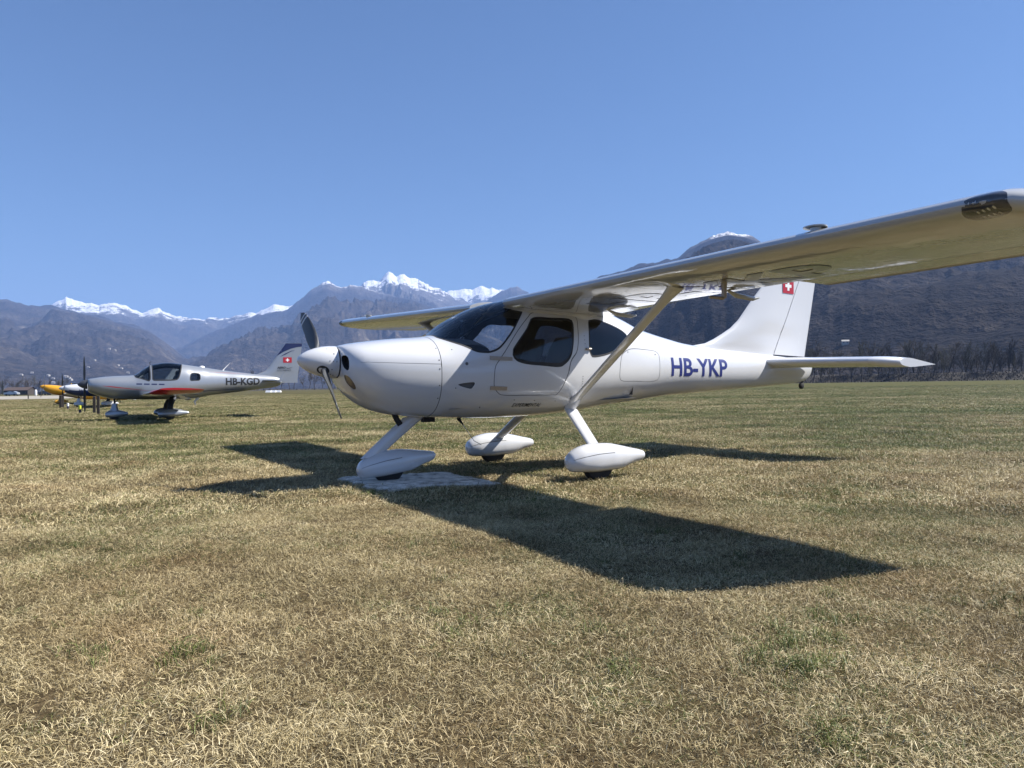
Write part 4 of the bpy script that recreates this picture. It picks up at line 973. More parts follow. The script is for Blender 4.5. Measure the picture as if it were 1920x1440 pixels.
# ------------------------------------------------------------------ bare trees
M['bark'] = plain('bark', (.040, .034, .029), .9, var=.3, scale=2)
M['twig'] = plain('twigs', (.046, .038, .031), .9, var=.3, scale=1)
M['twig2'] = plain('budding_twigs', (.062, .056, .034), .9, var=.3, scale=1)
M['needle'] = plain('dark_needles', (.020, .028, .020), .9, var=.4, scale=1.5)
def bare_tree(seed, h, spread):
    rg = random.Random(seed); T = MB(); Cw = MB()
    def seg(mb_, p, q, r0, r1, k): mb_.tube([p, q], [r0, r1], k, cap=False)
    def grow(p, d, L_, r, lev):
        k = 3 if lev < 2 else 2; pts = [p]; dd = d.copy()
        for i in range(k):
            dd = (dd + Vector((rg.uniform(-.25, .25), rg.uniform(-.25, .25), rg.uniform(-.05, .22)))).normalized(); pts.append(pts[-1] + dd * L_ / k)
        for i in range(k): seg(T if lev == 0 else Cw, pts[i], pts[i + 1], r * (1 - .55 * i / k), r * (1 - .55 * (i + 1) / k), 6 if lev == 0 else 3)
        if lev >= 4: return
        nb = (7, 5, 5, 4)[lev]
        for j in range(nb):
            f = .30 + .70 * (j + rg.random()) / nb if lev == 0 else .2 + .8 * rg.random(); i = min(k - 1, int(f * k)); b = pts[i].lerp(pts[i + 1], f * k - i)
            a = rg.uniform(0, 6.283); out = Vector((math.cos(a), math.sin(a), 0)); e = rg.uniform(.35, .95) * spread
            nd = (dd * .9 + out * e + Vector((0, 0, .18))).normalized(); grow(b, nd, L_ * rg.uniform(.42, .62), max(r * .42, .022), lev + 1)
    grow(Vector((0, 0, -.2)), Vector((rg.uniform(-.06, .06), rg.uniform(-.06, .06), 1)), h * .62, h * .016, 0)
    return T, Cw
TREES = []
for i in range(6):
    T, Cw = bare_tree(100 + i, 12., (.75, 1.0, 1.2, .6, .9, 1.1)[i])
    mt = bpy.data.meshes.new('trunk'); mt.from_pydata(T.V, [], T.F); mt.materials.append(M['bark'])
    mc = bpy.data.meshes.new('crown'); mc.from_pydata(Cw.V, [], Cw.F); mc.materials.append(M['twig2'] if i in (1, 4) else M['twig'])
    TREES.append((mt, mc))
def conifer(seed):
    rg = random.Random(seed); T = MB(); T.tube([(0, 0, -.2), (0, 0, 5), (0, 0, 11.6)], [.2, .12, .02], 6); Cw = MB()
    for k in range(900):
        z = 11.6 * (1 - rg.random() ** .7 * .93); rr = (11.9 - z) * .24 * rg.uniform(.25, 1); a = rg.uniform(0, 6.283); c = Vector((math.cos(a), math.sin(a), 0)); s_ = Vector((-c.y, c.x, 0)) * rg.uniform(.12, .3); b = Vector((0, 0, z)) + c * rr * .3; tip = Vector((0, 0, z - .35 * rr)) + c * rr
        Cw.add([b - s_, b + s_, tip + Vector((0, 0, rg.uniform(-.2, .2)))], [(0, 1, 2)])
    a_ = bpy.data.meshes.new('trunk'); a_.from_pydata(T.V, [], T.F); a_.materials.append(M['bark']); b_ = bpy.data.meshes.new('crown'); b_.from_pydata(Cw.V, [], Cw.F); b_.materials.append(M['needle']); return a_, b_
CON = conifer(4)
def put_tree(pair, px, Y, hpx, label, group, name='bare_tree', z=0.):
    c = at_depth(px, Y); h = hpx / F_PX * math.hypot(c.x, c.y) * math.cos(math.atan2(c.x, c.y)); s_ = h / 12.; o = empty(name, (c.x, c.y, z), tr.uniform(0, 6.28), label, 'tree', group); o.scale = (s_ * tr.uniform(.9, 1.15), s_ * tr.uniform(.9, 1.15), s_)
    for nm, me in zip(('trunk', 'crown'), pair): q = bpy.data.objects.new(nm, me); COL.objects.link(q); q.parent = o
tr = random.Random(11)
ORD = ['first', 'second', 'third', 'fourth', 'fifth', 'sixth', 'seventh', 'eighth', 'ninth', 'tenth', 'eleventh', 'twelfth', 'thirteenth', 'fourteenth', 'fifteenth', 'sixteenth', 'seventeenth', 'eighteenth', 'nineteenth', 'twentieth']
TENS = {20: 'twenty', 30: 'thirty', 40: 'forty'}
def ordn(i):
    if i < 20: return ORD[i]
    k = i + 1
    return {20: 'twentieth', 30: 'thirtieth', 40: 'fortieth'}[k] if k % 10 == 0 else TENS[k // 10 * 10] + '-' + ORD[k % 10 - 1]
for i in range(44):                                                         # right of the fin
    px = 1512 + i * 11.2 + tr.uniform(-5, 5); big = tr.random() < .35
    put_tree(TREES[tr.randrange(6)], px, 300 - (px - 1500) * .06 + tr.uniform(-2, 10), (tr.uniform(62, 84) if big else tr.uniform(40, 62)),
             (ordn(i) + (' bare tree, a tall one,' if big else ' bare tree') + ' counting right from the fin, front row behind the embankment'), 'trees right of the fin', z=.3)
for i in range(34):
    px = 1505 + i * 15 + tr.uniform(-6, 6)
    put_tree(TREES[tr.randrange(6)], px, 345 + tr.uniform(0, 40), tr.uniform(50, 80), ordn(i) + ' bare tree counting right from the fin, in the back row of the thicket', 'thicket behind the embankment')
for i in range(34):                                                         # between the two airplanes
    px = 255 + i * 12.5 + tr.uniform(-5, 5)
    put_tree(TREES[tr.randrange(6)], px, 470 + tr.uniform(0, 60), tr.uniform(26, 40) * (1.12 if px > 460 else .9), ordn(i) + ' tree from the left in the far tree line behind the silver airplane tail', 'far tree line between the airplanes')
for i in range(18):                                                         # far left
    px = -40 + i * 9.5 + tr.uniform(-4, 4)
    put_tree(TREES[tr.randrange(6)], px, 420 + tr.uniform(0, 60), tr.uniform(24, 36), ordn(i) + ' bare tree from the picture edge behind the parked cars at far left', 'trees behind the parked cars')
for px, h_, lab in ((5, 30, 'broad dark evergreen at the far left edge of the picture'), (34, 24, 'narrow dark evergreen left of the pair behind the cars'), (41, 21, 'shorter narrow dark evergreen beside the taller one')):
    put_tree(CON, px, 395, h_, lab, 'dark evergreens at far left', 'evergreen_tree')

# ------------------------------------------------------------------ apron, cars, shed at far left
M['tarmac'] = plain('pale_tarmac', (.30, .27, .22), .9, var=.12, scale=.2)
a0, a1 = 112, 215
mesh('taxiway', [(-420, a0 + 6, .006), (-63, a0 - 4, .006), (-104, a1, .006), (-420, a1, .006)], [(0, 1, 2, 3)], M['tarmac'], sharp=0)['kind'] = 'structure'
M['car_silver'] = plain('silver_car_paint', (.42, .44, .45), .3, metal=.4, coat=.5); M['car_dark'] = plain('dark_car_paint', (.02, .021, .024), .3, coat=.6)
M['carglass'] = plain('car_window', (.02, .024, .028), .1)
def car(px, Y, mat, label, L_=4.3, heading=0., tall=1.45, tail=1.0):
    c = at_depth(px, Y); o = empty('parked_car', c, heading, label, 'car', 'cars parked beyond the taxiway')
    prof = [(-.5, .3), (-.5, .62), (-.46, .72), (-.28, .78), (-.12, 1.0), (.22, 1.0), (.42, .76 + .2 * (tail - 1)), (.49, .7), (.5, .3)]
    V = []; 
    for s_ in (-1, 1):
        for x, z in prof: V.append((x * L_, s_ * (.82 if z < .8 else .66), z * tall))
    k = len(prof); Fc = [tuple(range(k)), tuple(range(2*k - 1, k - 1, -1))] + [(i, (i+1) % k, k + (i+1) % k, k + i) for i in range(k)]
    fix(mesh('car_body', V, Fc, mat, o, sharp=30))
    for s_ in (-1, 1):
        fix(mesh('side_window', [(x * L_, s_ * y, z * tall) for x, y, z in ((-.24, .80, .79), (-.11, .69, .955), (.20, .69, .955), (.33, .80, .80))], [(0, 1, 2, 3)], M['carglass'], o))
        for x in (-.3, .3): MB().lathe([(-.1, 0), (-.1, .31), (.1, .31), (.1, 0)], (x * L_, s_ * .76, .31), (0, 1, 0), 16).build('wheel', M['black'], o)
    return o
car(22, 250, M['car_silver'], 'silver car parked at far left beyond the pale taxiway')
car(84, 262, M['car_dark'], 'dark car parked beyond the taxiway left of the white trailer', heading=.2)
c = at_depth(99, 275); o = empty('box_trailer', c, .05, 'long white box trailer beyond the taxiway behind the grey airplane nose', 'trailer')
MB().box((0, 0, 1.5), (7.2, 2.2, 1.5)).build('cargo_box', M['white'], o); MB().box((0, 0, .62), (6.8, 1.2, .2)).build('chassis', M['black'], o)
for x in (-2.2, 2.0): MB().lathe([(-.12, 0), (-.12, .42), (.12, .42), (.12, 0)], (x, -.95, .42), (0, 1, 0), 16).build('wheel', M['black'], o); MB().lathe([(-.12, 0), (-.12, .42), (.12, .42), (.12, 0)], (x, .95, .42), (0, 1, 0), 16).build('wheel', M['black'], o)
M['brick'] = plain('brown_cladding', (.05, .04, .035), .9, var=.2); M['tiles'] = plain('red_brown_roof', (.075, .052, .045), .9, var=.2)
def shed(px, Y, L_, W_, H_, rh, label, wall, roof, name='shed', rz=0., z=0., pos=None, win=3, group=None, cat='building'):
    c = pos if pos is not None else at_depth(px, Y); o = empty(name, (c[0], c[1], c[2] if pos is not None else z), rz, label, cat, group)
    MB().add([(x * L_/2, y * W_/2, q) for q in (-2. if pos is not None else 0., H_) for x, y in ((-1,-1),(1,-1),(1,1),(-1,1))] + [(-L_/2, 0, H_ + rh), (L_/2, 0, H_ + rh)], [(0,1,5,4),(1,2,6,9,5),(2,3,7,6),(3,0,4,8,7)]).build('wall', wall, o, sharp=20)
    e = .4
    MB().add([(s_ * (L_/2 + e), -W_/2 - e, H_ - e * rh / (W_/2) + .05) for s_ in (-1, 1)] + [(s_ * (L_/2 + e), 0, H_ + rh + .05) for s_ in (-1, 1)] + [(s_ * (L_/2 + e), W_/2 + e, H_ - e * rh / (W_/2) + .05) for s_ in (-1, 1)], [(0,1,3,2),(2,3,5,4)]).build('roof', roof, o, sharp=20)
    for i in range(win):
        x = -L_/2 + (i + .5) * L_ / win; MB().box((x, -W_/2 - .02, H_ * .55), (L_ / win * .35, .06, H_ * .35)).build('window', M['carglass'], o)
    return o
shed(38, 330, 10, 6, 2.1, 1.2, 'low brown building with a dull brown roof behind the silver car', M['brick'], M['tiles'])
MB().lathe([(0, .35), (1.5, .35), (1.9, .18), (1.9, 0)], (0, 0, 0), (0, 0, 1), 12).build('x', M['white']).name = 'white_marker_post'
o = bpy.data.objects['white_marker_post']; o.location = at_depth(67, 255); o.rotation_euler = (0, 0, 0); tag(o, 'small white marker post beyond the taxiway between the cars', 'marker')

# ------------------------------------------------------------------ houses on the slopes (each stands where the slope is)
M['render_w'] = plain('pale_render', (.36, .34, .31), .9, var=.1); M['roofgrey'] = plain('grey_roof', (.30, .28, .27), .8, var=.2)
hr = random.Random(21)
def house_at(px, py, size, label, keys, group, roof=None):
    bpy.context.view_layer.update(); r = ray(px, py).normalized(); best = None
    for k in keys:
        ok, co, no, ix = RID[k].ray_cast(Vector((0, 0, CAM_H)), r)
        if ok and (best is None or co.length < best.length): best = co
    if best is None: return
    shed(0, 0, size, size * .75, size * .42, size * .22, label, M['render_w'], roof or M['roofgrey'], 'hillside_house', hr.uniform(-.6, .6), pos=best, win=2, group=group, cat='house')
HL_ = ['tiny pale house just right of the yellow airplane propeller tip', 'tiny pale house above the yellow airplane cowling', 'pale house above the white and blue airplane, left of a cluster', 'largest pale house of the cluster above the white and blue airplane', 'rightmost pale house of the cluster above the white and blue airplane', 'lowest pale house, directly above the white and blue airplane spinner', 'tiny pale house on the slope above the far left cars', 'tiny pale house on the slope, second from the left edge', 'highest pale house on the slope above the silver airplane nose', 'pale house right beside the highest one above the silver airplane nose', 'pale house low on the slope just before the silver airplane windshield', 'pale house below another one just before the silver airplane windshield', 'pale house on the slope right beside the silver airplane propeller tip', 'pale house on the slope above the silver airplane propeller', 'lowest pale house above the silver airplane cowling near the windshield']
for i, (px, py, s_) in enumerate(((91,705,14),(100,711,12),(124,708,17),(128,711,20),(133,713,15),(100,719,14),(60,700,12),(40,704,13),(205,655,15),(216,657,13),(222,686,16),(228,692,14),(166,690,12),(178,676,13),(240,700,14))):
    house_at(px, py, s_ * .5, HL_[i], ('left', 'valley'), 'houses on the left slope')
house_at(1585, 645, 6.5, 'white house low on the wooded slope just right of the fin', ('right',), None, M['render_w'])

# ------------------------------------------------------------------ air
hb = MB().box((0, 0, 618), (26400, 26400, 1250)).build('haze', None, sharp=0)
hm = bpy.data.materials.new('haze_air'); hm.use_nodes = True; hn = hm.node_tree.nodes; hn.remove(hn['Principled BSDF'])
pv = hn.new('ShaderNodeVolumePrincipled'); pv.inputs['Color'].default_value = (.34, .53, 1.0, 1); pv.inputs['Density'].default_value = HAZE; pv.inputs['Anisotropy'].default_value = 0.
hm.node_tree.links.new(pv.outputs[0], hn['Material Output'].inputs['Volume']); hb.data.materials.append(hm); tag(hb, 'thin blue haze over the valley', 'haze', kind='stuff'); hb.display_type = 'WIRE'
# ------------------------------------------------------------------ low-wing airplanes parked behind
M['silver'] = plain('silver_paint', (.36, .375, .395), .32, metal=.5, coat=.5, var=.03, scale=3)
M['navy'] = plain('navy_paint', (.012, .018, .075), .35, coat=.4)
M['yellow'] = plain('yellow_paint', (.62, .30, .012), .35, coat=.5)
M['deepblue'] = plain('blue_paint', (.012, .030, .10), .35, coat=.4)
M['darkleg'] = plain('dark_gear_leg', (.05, .055, .065), .5)
M['smoke'] = glass_mat('smoked_canopy', (.42, .46, .48))
LOW = [(.28,1.27,.96,.15,1.11,2,2),(.29,1.28,.91,.24,1.11,2,2),(.32,1.292,.875,.31,1.10,2.2,2.2),(.40,1.305,.835,.36,1.09,2.3,2.3),(.612,1.338,.748,.43,1.07,2.4,2.4),(1.0,1.372,.660,.485,1.05,2.4,2.4),(1.54,1.396,.634,.53,1.04,2.3,2.4),
(1.78,1.56,.628,.55,1.04,2.1,2.4),(2.04,1.712,.622,.56,1.05,2.2,2.4),(2.5,1.786,.614,.565,1.06,2.3,2.4),(3.0,1.730,.612,.535,1.07,2.3,2.3),(3.27,1.688,.625,.495,1.08,2.2,2.2),(3.5,1.653,.66,.455,1.09,2.2,2.2),(3.73,1.615,.708,.415,1.10,2.1,2.2),
(4.2,1.538,.765,.345,1.12,2.1,2.2),(4.77,1.462,.83,.275,1.13,2.1,2.1),(5.3,1.395,.895,.20,1.13,2.1,2.1),(5.86,1.315,.964,.13,1.13,2,2),(6.02,1.24,1.02,.085,1.13,2,2),(6.08,1.17,1.09,.03,1.13,2,2)]
LL = Loft(LOW)
def th_of(L_, a, z, sgn=1):
    p = L_.side(np.array(float(a)), np.array(float(z)), 1); zm = float(L_.zm(a)); up = z >= zm; n_ = float(L_.nu(a) if up else L_.nl(a)); H = float(L_.zt(a)) - zm if up else zm - float(L_.zb(a))
    return math.atan2(math.copysign((abs(z - zm) / H) ** (n_ / 2), z - zm), (float(p[1]) / float(L_.w(a))) ** (n_ / 2))
def low_wing(name, O_, psi, label, pal, fine=True, pitch=0., pivot=1.0, nose_gear=True, main_a=2.50, far_prop=90, group=None):
    root = empty(name, (O_[0], O_[1], 0), psi, label, 'airplane', group)
    cpt, spt = math.cos(pitch), math.sin(pitch)
    def X(a, b, c):
        d = a - pivot; return (pivot + d * cpt + (c - .2) * spt, -b, .2 + (c - .2) * cpt - d * spt) if pitch else (a, -b, c)
    s_ = Skin(LL, X, S=.5, nu=90 if fine else 60, nt=64 if fine else 44)
    HP = math.pi / 2
    sh = [(1.56, 1.25), (1.60, .8), (1.72, th_of(LL, 1.72, 1.29)), (1.85, th_of(LL, 1.85, 1.245)), (1.985, th_of(LL, 1.985, 1.24)), (1.99, 1.0), (1.99, 1.3)]
    SHL = [(1.555, HP)] + sh + [(1.99, HP)] + [(a, math.pi - t) for a, t in sh[::-1]]
    cn = [(2.06, 1.3), (2.06, 1.0), (2.06, th_of(LL, 2.06, 1.26)), (2.09, th_of(LL, 2.09, 1.225)), (2.4, th_of(LL, 2.4, 1.225)), (2.70, th_of(LL, 2.7, 1.235)), (2.80, th_of(LL, 2.8, 1.29)), (2.86, th_of(LL, 2.86, 1.45)), (2.90, th_of(LL, 2.90, 1.62)), (2.92, 1.3)]
    CAN = [(2.06, HP)] + cn + [(2.93, HP)] + [(a, math.pi - t) for a, t in cn[::-1]]
    RW = [(3.15, th_of(LL, 3.15, 1.225)), (3.18, th_of(LL, 3.18, 1.42)), (3.30, th_of(LL, 3.30, 1.44)), (3.43, th_of(LL, 3.43, 1.41)), (3.45, th_of(LL, 3.45, 1.30)), (3.42, th_of(LL, 3.42, 1.22)), (3.28, th_of(LL, 3.28, 1.21))]
    def rg_(P, d, mir):
        Q = smooth_poly(s_.toP(P), .03); q = offset_poly(Q, d) if d else Q; return [q] + ([np.array([(u, math.pi * s_.S - v) for u, v in q])] if mir else [])
    s_.add('shield', rg_(SHL, -.012, False)); s_.add('seal', rg_(SHL, .014, False)); s_.add('canopy', rg_(CAN, -.012, False)); s_.add('seal', rg_(CAN, .014, False))
    s_.add('rwin', rg_(RW, -.006, True)); s_.add('rseal', rg_(RW, .012, True))
    if fine:
        st = [(a, th_of(LL, a, 1.075 - .135 * (a - .65) + .0)) for a in np.linspace(.66, 1.95, 24)]
        w_ = np.interp(np.linspace(0, 1, 24), [0, .25, 1], [.004, .05, .012]); s_.add('stripe', [np.array(s_.toP([(a, t + w / 2) for (a, t), w in zip(st, w_)] + [(a, t - w / 2) for (a, t), w in zip(st[::-1], w_[::-1])]))])
        st2 = [(a, th_of(LL, a, .86 + .045 * (a - 3.5))) for a in np.linspace(3.45, 5.3, 24)]
        w_ = np.interp(np.linspace(0, 1, 24), [0, .5, 1], [.07, .05, .004]); s_.add('stripe2', [np.array(s_.toP([(a, t + w / 2) for (a, t), w in zip(st2, w_)] + [(a, t - w / 2) for (a, t), w in zip(st2[::-1], w_[::-1])]))])
        st3 = [(a, th_of(LL, a, 1.47 - .05 * (a - 3.9))) for a in np.linspace(3.75, 5.0, 20)]
        w_ = np.interp(np.linspace(0, 1, 20), [0, .5, 1], [.004, .035, .004]); s_.add('stripe3', [np.array(s_.toP([(a, t + w / 2) for (a, t), w in zip(st3, w_)] + [(a, t - w / 2) for (a, t), w in zip(st3[::-1], w_[::-1])]))])
        for k in range(4): s_.add('dash', [np.array(s_.toP([(a, th_of(LL, a, z - .03 * (a - 1.6))) for a, z in ((1.60 + .21*k, 1.095), (1.76 + .21*k, 1.095), (1.76 + .21*k, 1.135), (1.60 + .21*k, 1.135))]))])
    s_.cut(); ow_ = s_.own; low = s_.P[s_.F].mean(1)[:, 2] < pal.get('split', -1); bdy = ow_ == 'body'
    fz = s_.region('fuselage', bdy & ~low, pal['top'], root)
    if low.any(): s_.region('lower_fuselage', bdy & low, pal['low'], fz)
    s_.region('windshield', ow_ == 'shield', M['smoke'], root); s_.region('canopy', ow_ == 'canopy', M['smoke'], root)
    ms_ = (ow_ == 'seal'); cc = s_.Ca
    s_.region('canopy_frame', ms_ & (cc > 2.025), M['seal'], fz, off=.002); s_.region('windshield_frame', ms_ & (cc <= 2.025), M['seal'], fz, off=.002)
    pt_ = s_.P[s_.F].mean(1)[:, 1] > 0
    for sd in (pt_, ~pt_):
        q = s_.region('rear_window', (ow_ == 'rwin') & sd, M['smoke'], root); s_.region('window_seal', (ow_ == 'rseal') & sd, M['seal'], q, off=.002)
    for nm, mt_ in (('stripe', 'red'), ('stripe2', 'navy'), ('stripe3', 'red')):
        s_.region('red_stripe' if mt_ == 'red' else 'navy_stripe', ow_ == nm, M[mt_], fz, off=.0)
    if fine:
        for k in range(4): s_.region('navy_dash', (ow_ == 'dash') & (s_.Ca > 1.57 + .21*k) & (s_.Ca < 1.79 + .21*k), M['navy'], fz)
    # cabin
    MB().add([X(a, b, z) for a, z in ((1.5, .75), (3.4, .75)) for b in (-.4, .4)], [(0, 1, 3, 2)]).build('cabin_floor', M['lining'], root)
    MB().add([X(a, b, z) for a, z in ((1.6, 1.27), (1.95, 1.25), (1.97, 1.0)) for b in (-.4, 0, .4)], [(0, 1, 4, 3), (1, 2, 5, 4), (3, 4, 7, 6), (4, 5, 8, 7)]).build('glareshield', M['black'], root)
    for b in (.25, -.25):
        se = MB().tube([X(2.3, b, .85), X(2.62, b, .88), X(2.72, b, 1.15), X(2.80, b, 1.38)], [.1, .12, .10, .05], 10, sq=2.0, up=(0, 0, 1)); se.build('seat', M['seat'], root)
        MB().tube([X(2.80, b, 1.40), X(2.83, b, 1.52)], [.05, .045], 8, sq=2.0).build('headrest', M['seat'], root)
    # spinner, propeller
    prof = [(0, 0), (.01, .03), (.05, .065), (.12, .105), (.20, .135), (.265, .148), (.27, .14), (.27, 0)]
    spn = MB().lathe(prof, (0, 0, 0), (1, 0, 0), 28).build('spinner', pal['spin'], root)
    for v in spn.data.vertices: v.co = Vector(X(v.co.x, v.co.y, v.co.z + 1.125))
    fix(spn)
    for ang in (far_prop, far_prop + 180):
        ca_, sa_ = math.cos(R(ang)), math.sin(R(ang)); rows = []
        for r in (.08, .16, .3, .5, .7, .82, .86):
            k = r / .86; ch = np.interp(k, [0, .2, .4, .8, .95, 1], [.05, .07, .13, .12, .08, .02]); tk = np.interp(k, [0, .3, 1], [.05, .025, .008]); pa = R(np.interp(k, [0, .25, 1], [48, 42, 18])); row = []
            for j in range(12):
                q = 2 * math.pi * j / 12; x, y = ch * .5 * math.cos(q), tk * .5 * math.sin(q); tn = x * math.cos(pa) - y * math.sin(pa); ax_ = -x * math.sin(pa) - y * math.cos(pa); row.append(X(.19 + ax_, ca_ * r - sa_ * tn, 1.125 + sa_ * r + ca_ * tn))
            rows.append(row)
        V, Fc = strip_surface(rows); fix(mesh('propeller_blade', V, Fc, pal.get('prop', M['prop']), root))
    for s2 in (1, -1): mesh('air_inlet', [X(.315 - .004 * abs(math.cos(q)), s2 * (.19 + .06 * math.cos(q)), 1.15 + .05 * math.sin(q)) for q in np.linspace(0, 6.283, 16, endpoint=False)], [tuple(range(16))], M['black'], fz)
    # wings with turned-up tips
    for s2 in (1, -1):
        def wp(b, t):
            k = max(0, (b - 4.45) / .5); le = 1.66 + .025 * b + .22 * k ** 1.5; te = 3.08 - .01 * b + .06 * k; ch = te - le; x, z = airfoil(t, .14)
            return X(le + ch * x, s2 * b, .73 + .022 * b + .08 * k ** 1.6 + z * ch * (.82 - .45 * k) + .02 * (1 - x))
        tt = [-(k / 12) ** 1.6 * .74 for k in range(12, 0, -1)] + [(k / 12) ** 1.6 * .74 for k in range(0, 13)]; t2 = [-(k / 14) ** 1.6 for k in range(14, 0, -1)] + [(k / 14) ** 1.6 for k in range(0, 15)]
        V, Fc = strip_surface([[wp(b, t) for t in tt] for b in np.linspace(.3, 4.3, 12)]); wg = fix(mesh('wing', V, Fc, pal['wing'], root, sharp=40))
        V, Fc = strip_surface([[wp(b, t) for t in t2] for b in (4.3, 4.45, 4.6, 4.72, 4.82, 4.9, 4.95)]); fix(mesh('wing_tip', V, Fc, pal['tip'], wg, sharp=40))
        def ctl(nm, b0, b1, ang):
            rows = []
            for b in np.linspace(b0, b1, 6):
                hx = Vector(wp(b, .745)); hy = Vector(wp(b, -.745)); h = (hx + hy) / 2; row = []
                for t in (-1, -.9, -.75, .75, .9, 1):
                    d = Vector(wp(b, t)) - h; row.append(h + Vector((d.x * math.cos(ang) + d.z * math.sin(ang), d.y, d.z * math.cos(ang) - d.x * math.sin(ang))))
                rows.append(row)
            V, Fc = strip_surface(rows); fix(mesh(nm, V, Fc, pal['wing'], wg, sharp=40))
        ctl('flap', .62, 2.4, R(28)); ctl('aileron', 2.42, 4.28, R(1))
        # gear
        la, lb = X(main_a + .15, .42, .66), (main_a, -1.05, .26)
        MB().tube([(la[0], -s2 * .40, .70), (main_a + .03, -s2 * .80, .44), (main_a, -s2 * 1.05, .22)], [.10, .085, .07], 12, sq=.45, up=(1, 0, 0)).build('gear_leg', M['darkleg'], root)
        T = [(a * 1.0, zt_ * .93 + .015, zb * .9 + .02, w * .95, zm * .95, nu, nl) for a, zt_, zb, w, zm, nu, nl in PANT]
        L2 = Loft(T); s3 = Skin(L2, lambda a, b, c: (main_a + a, -(s2 * 1.05 + b), c), S=.15, nu=18, nt=24).cut(); pf = s3.region('wheel_fairing', s3.own == 'body', pal['pant'], root)
        MB().lathe([(-.05, .06), (-.05, .14), (-.02, .16), (.02, .16), (.05, .14), (.05, .06)], (main_a, -s2 * 1.05, .155), (0, 1, 0), 20).build('wheel', M['black'], root)
    if nose_gear:
        s3 = Skin(L2, lambda a, b, c: (.985 + a * .72, -b, c * .98), S=.15, nu=18, nt=24).cut(); s3.region('nose_wheel_fairing', s3.own == 'body', pal['pant'], root)
        MB().tube([(.99, 0, .25), (1.0, 0, .36), (1.0, 0, .48), (1.0, 0, .52)], [.15, .10, .075, .06], 16, sq=.65, up=(1, 0, 0)).build('leg_fairing', pal['pant'], root)
        MB().tube([(1.0, 0, .46), (1.0, 0, .72)], .028, 8).tube([(1.02, 0, .56), (1.13, 0, .66), (1.16, 0, .56)], .018, 6).build('nose_gear_leg', M['black'], root)
        MB().lathe([(-.045, .06), (-.045, .13), (-.02, .15), (.02, .15), (.045, .13), (.045, .06)], (.985, 0, .145), (0, 1, 0), 20).build('nose_wheel', M['black'], root)
    # tail
    FL = [(1.20, 5.0, 6.62), (1.40, 5.25, 6.64), (1.50, 5.52, 6.655), (1.60, 5.64, 6.67), (1.9, 5.85, 6.72), (2.2, 6.06, 6.76), (2.42, 6.215, 6.79), (2.46, 6.26, 6.79)]
    def fp(z, x):
        l_, t_ = float(np.interp(z, [r[0] for r in FL], [r[1] for r in FL])), float(np.interp(z, [r[0] for r in FL], [r[2] for r in FL])); return l_ + (t_ - l_) * x, (.045 - .02 * (z - 1.2) / 1.25) * max(.06, 2.6 * math.sqrt(x) * (1 - x) if x < .33 else (1 - (x - .33) / .67))
    zs_ = [1.20, 1.3, 1.40, 1.45, 1.50, 1.55, 1.60, 1.75, 1.9, 2.05, 2.2, 2.32, 2.42, 2.46]; xs2 = (0, .03, .08, .16, .28, .45, .62)
    V, Fc = strip_surface([[X(fp(z, x)[0], fp(z, x)[1], z) for x in xs2] + [X(fp(z, x)[0], -fp(z, x)[1], z) for x in xs2[::-1]] for z in zs_]); fn_ = fix(mesh('fin', V, Fc, pal.get('tail', pal['top']), root, sharp=50))
    xs3 = (.626, .75, .88, 1.0); zr = [1.10] + zs_
    V, Fc = strip_surface([[X(fp(z, x)[0], fp(z, x)[1], z) for x in xs3] + [X(fp(z, x)[0], -fp(z, x)[1], z) for x in xs3[::-1]] for z in zr]); fix(mesh('rudder', V, Fc, pal.get('tail', pal['top']), root, sharp=50))
    for s2 in (1, -1):
        def sp3(b, t):
            le = 5.40 + .14 * b; te = 6.22 + .0 * b; x = abs(t); yt = .045 * (2.6 * math.sqrt(x) * (1 - x) if x < .33 else (1 - (x - .33) / .67)) * (1 - .3 * b / 1.6); return X(le + (te - le) * x, s2 * b, 1.20 - .02 * b + (yt if t >= 0 else -yt))
        t4 = [-(k / 10) ** 1.7 * .6 for k in range(10, 0, -1)] + [(k / 10) ** 1.7 * .6 for k in range(0, 11)]
        V, Fc = strip_surface([[sp3(b, t) for t in t4] for b in (.05, .4, .8, 1.2, 1.5, 1.55)]); sb_ = fix(mesh('stabilizer', V, Fc, pal.get('tail', pal['top']), root, sharp=40))
        V, Fc = strip_surface([[sp3(b, t) for t in (-1, -.8, -.61, .61, .8, 1)] for b in (.1, .4, .8, 1.2, 1.5, 1.55)]); fix(mesh('elevator', V, Fc, pal.get('tail', pal['top']), sb_, sharp=40))
    if fine:
        def side(u, v, o): p_ = LL.side(np.array(u), np.array(v)); p_ = p_ + LL.nrm(p_) * o; return X(*p_)
        t_ = cut_bm(text_mesh('HB-KGD', 1.095, .235, embolden=.035), .04, 1.1, .24); wrap_bm(t_, 'registration_letters', lambda u, v: side(4.235 + u, 1.048 + v, .004), M['ink'], fz)
        def ff(u, z, o):
            l_, t_ = fp(z, 0)[0], fp(z, 1)[0]; x = min(1, max(0, (u - l_) / (t_ - l_))); return X(u, fp(z, x)[1] + o + .003, z)
        nv = poly_bm([(6.205, 2.40), (6.24, 2.455), (6.788, 2.455), (6.783, 2.35), (6.60, 2.325), (6.40, 2.27), (6.15, 2.16), (5.93, 2.02)]); cut_bm(nv, .06, 7, 2.5); wrap_bm(nv, 'navy_fin_top', lambda u, v: ff(u, v, .002), M['navy'], fn_)
        sw = poly_bm([(6.03, 1.99), (6.20, 2.10), (6.42, 2.20), (6.55, 2.22), (6.42, 2.18), (6.22, 2.07)]); cut_bm(sw, .06, 7, 2.3); wrap_bm(sw, 'navy_swoosh', lambda u, v: ff(u, v, .002), M['navy'], fn_)
        swiss_flag(ff, 6.14, 1.79, .29, .185, fn_, .06)
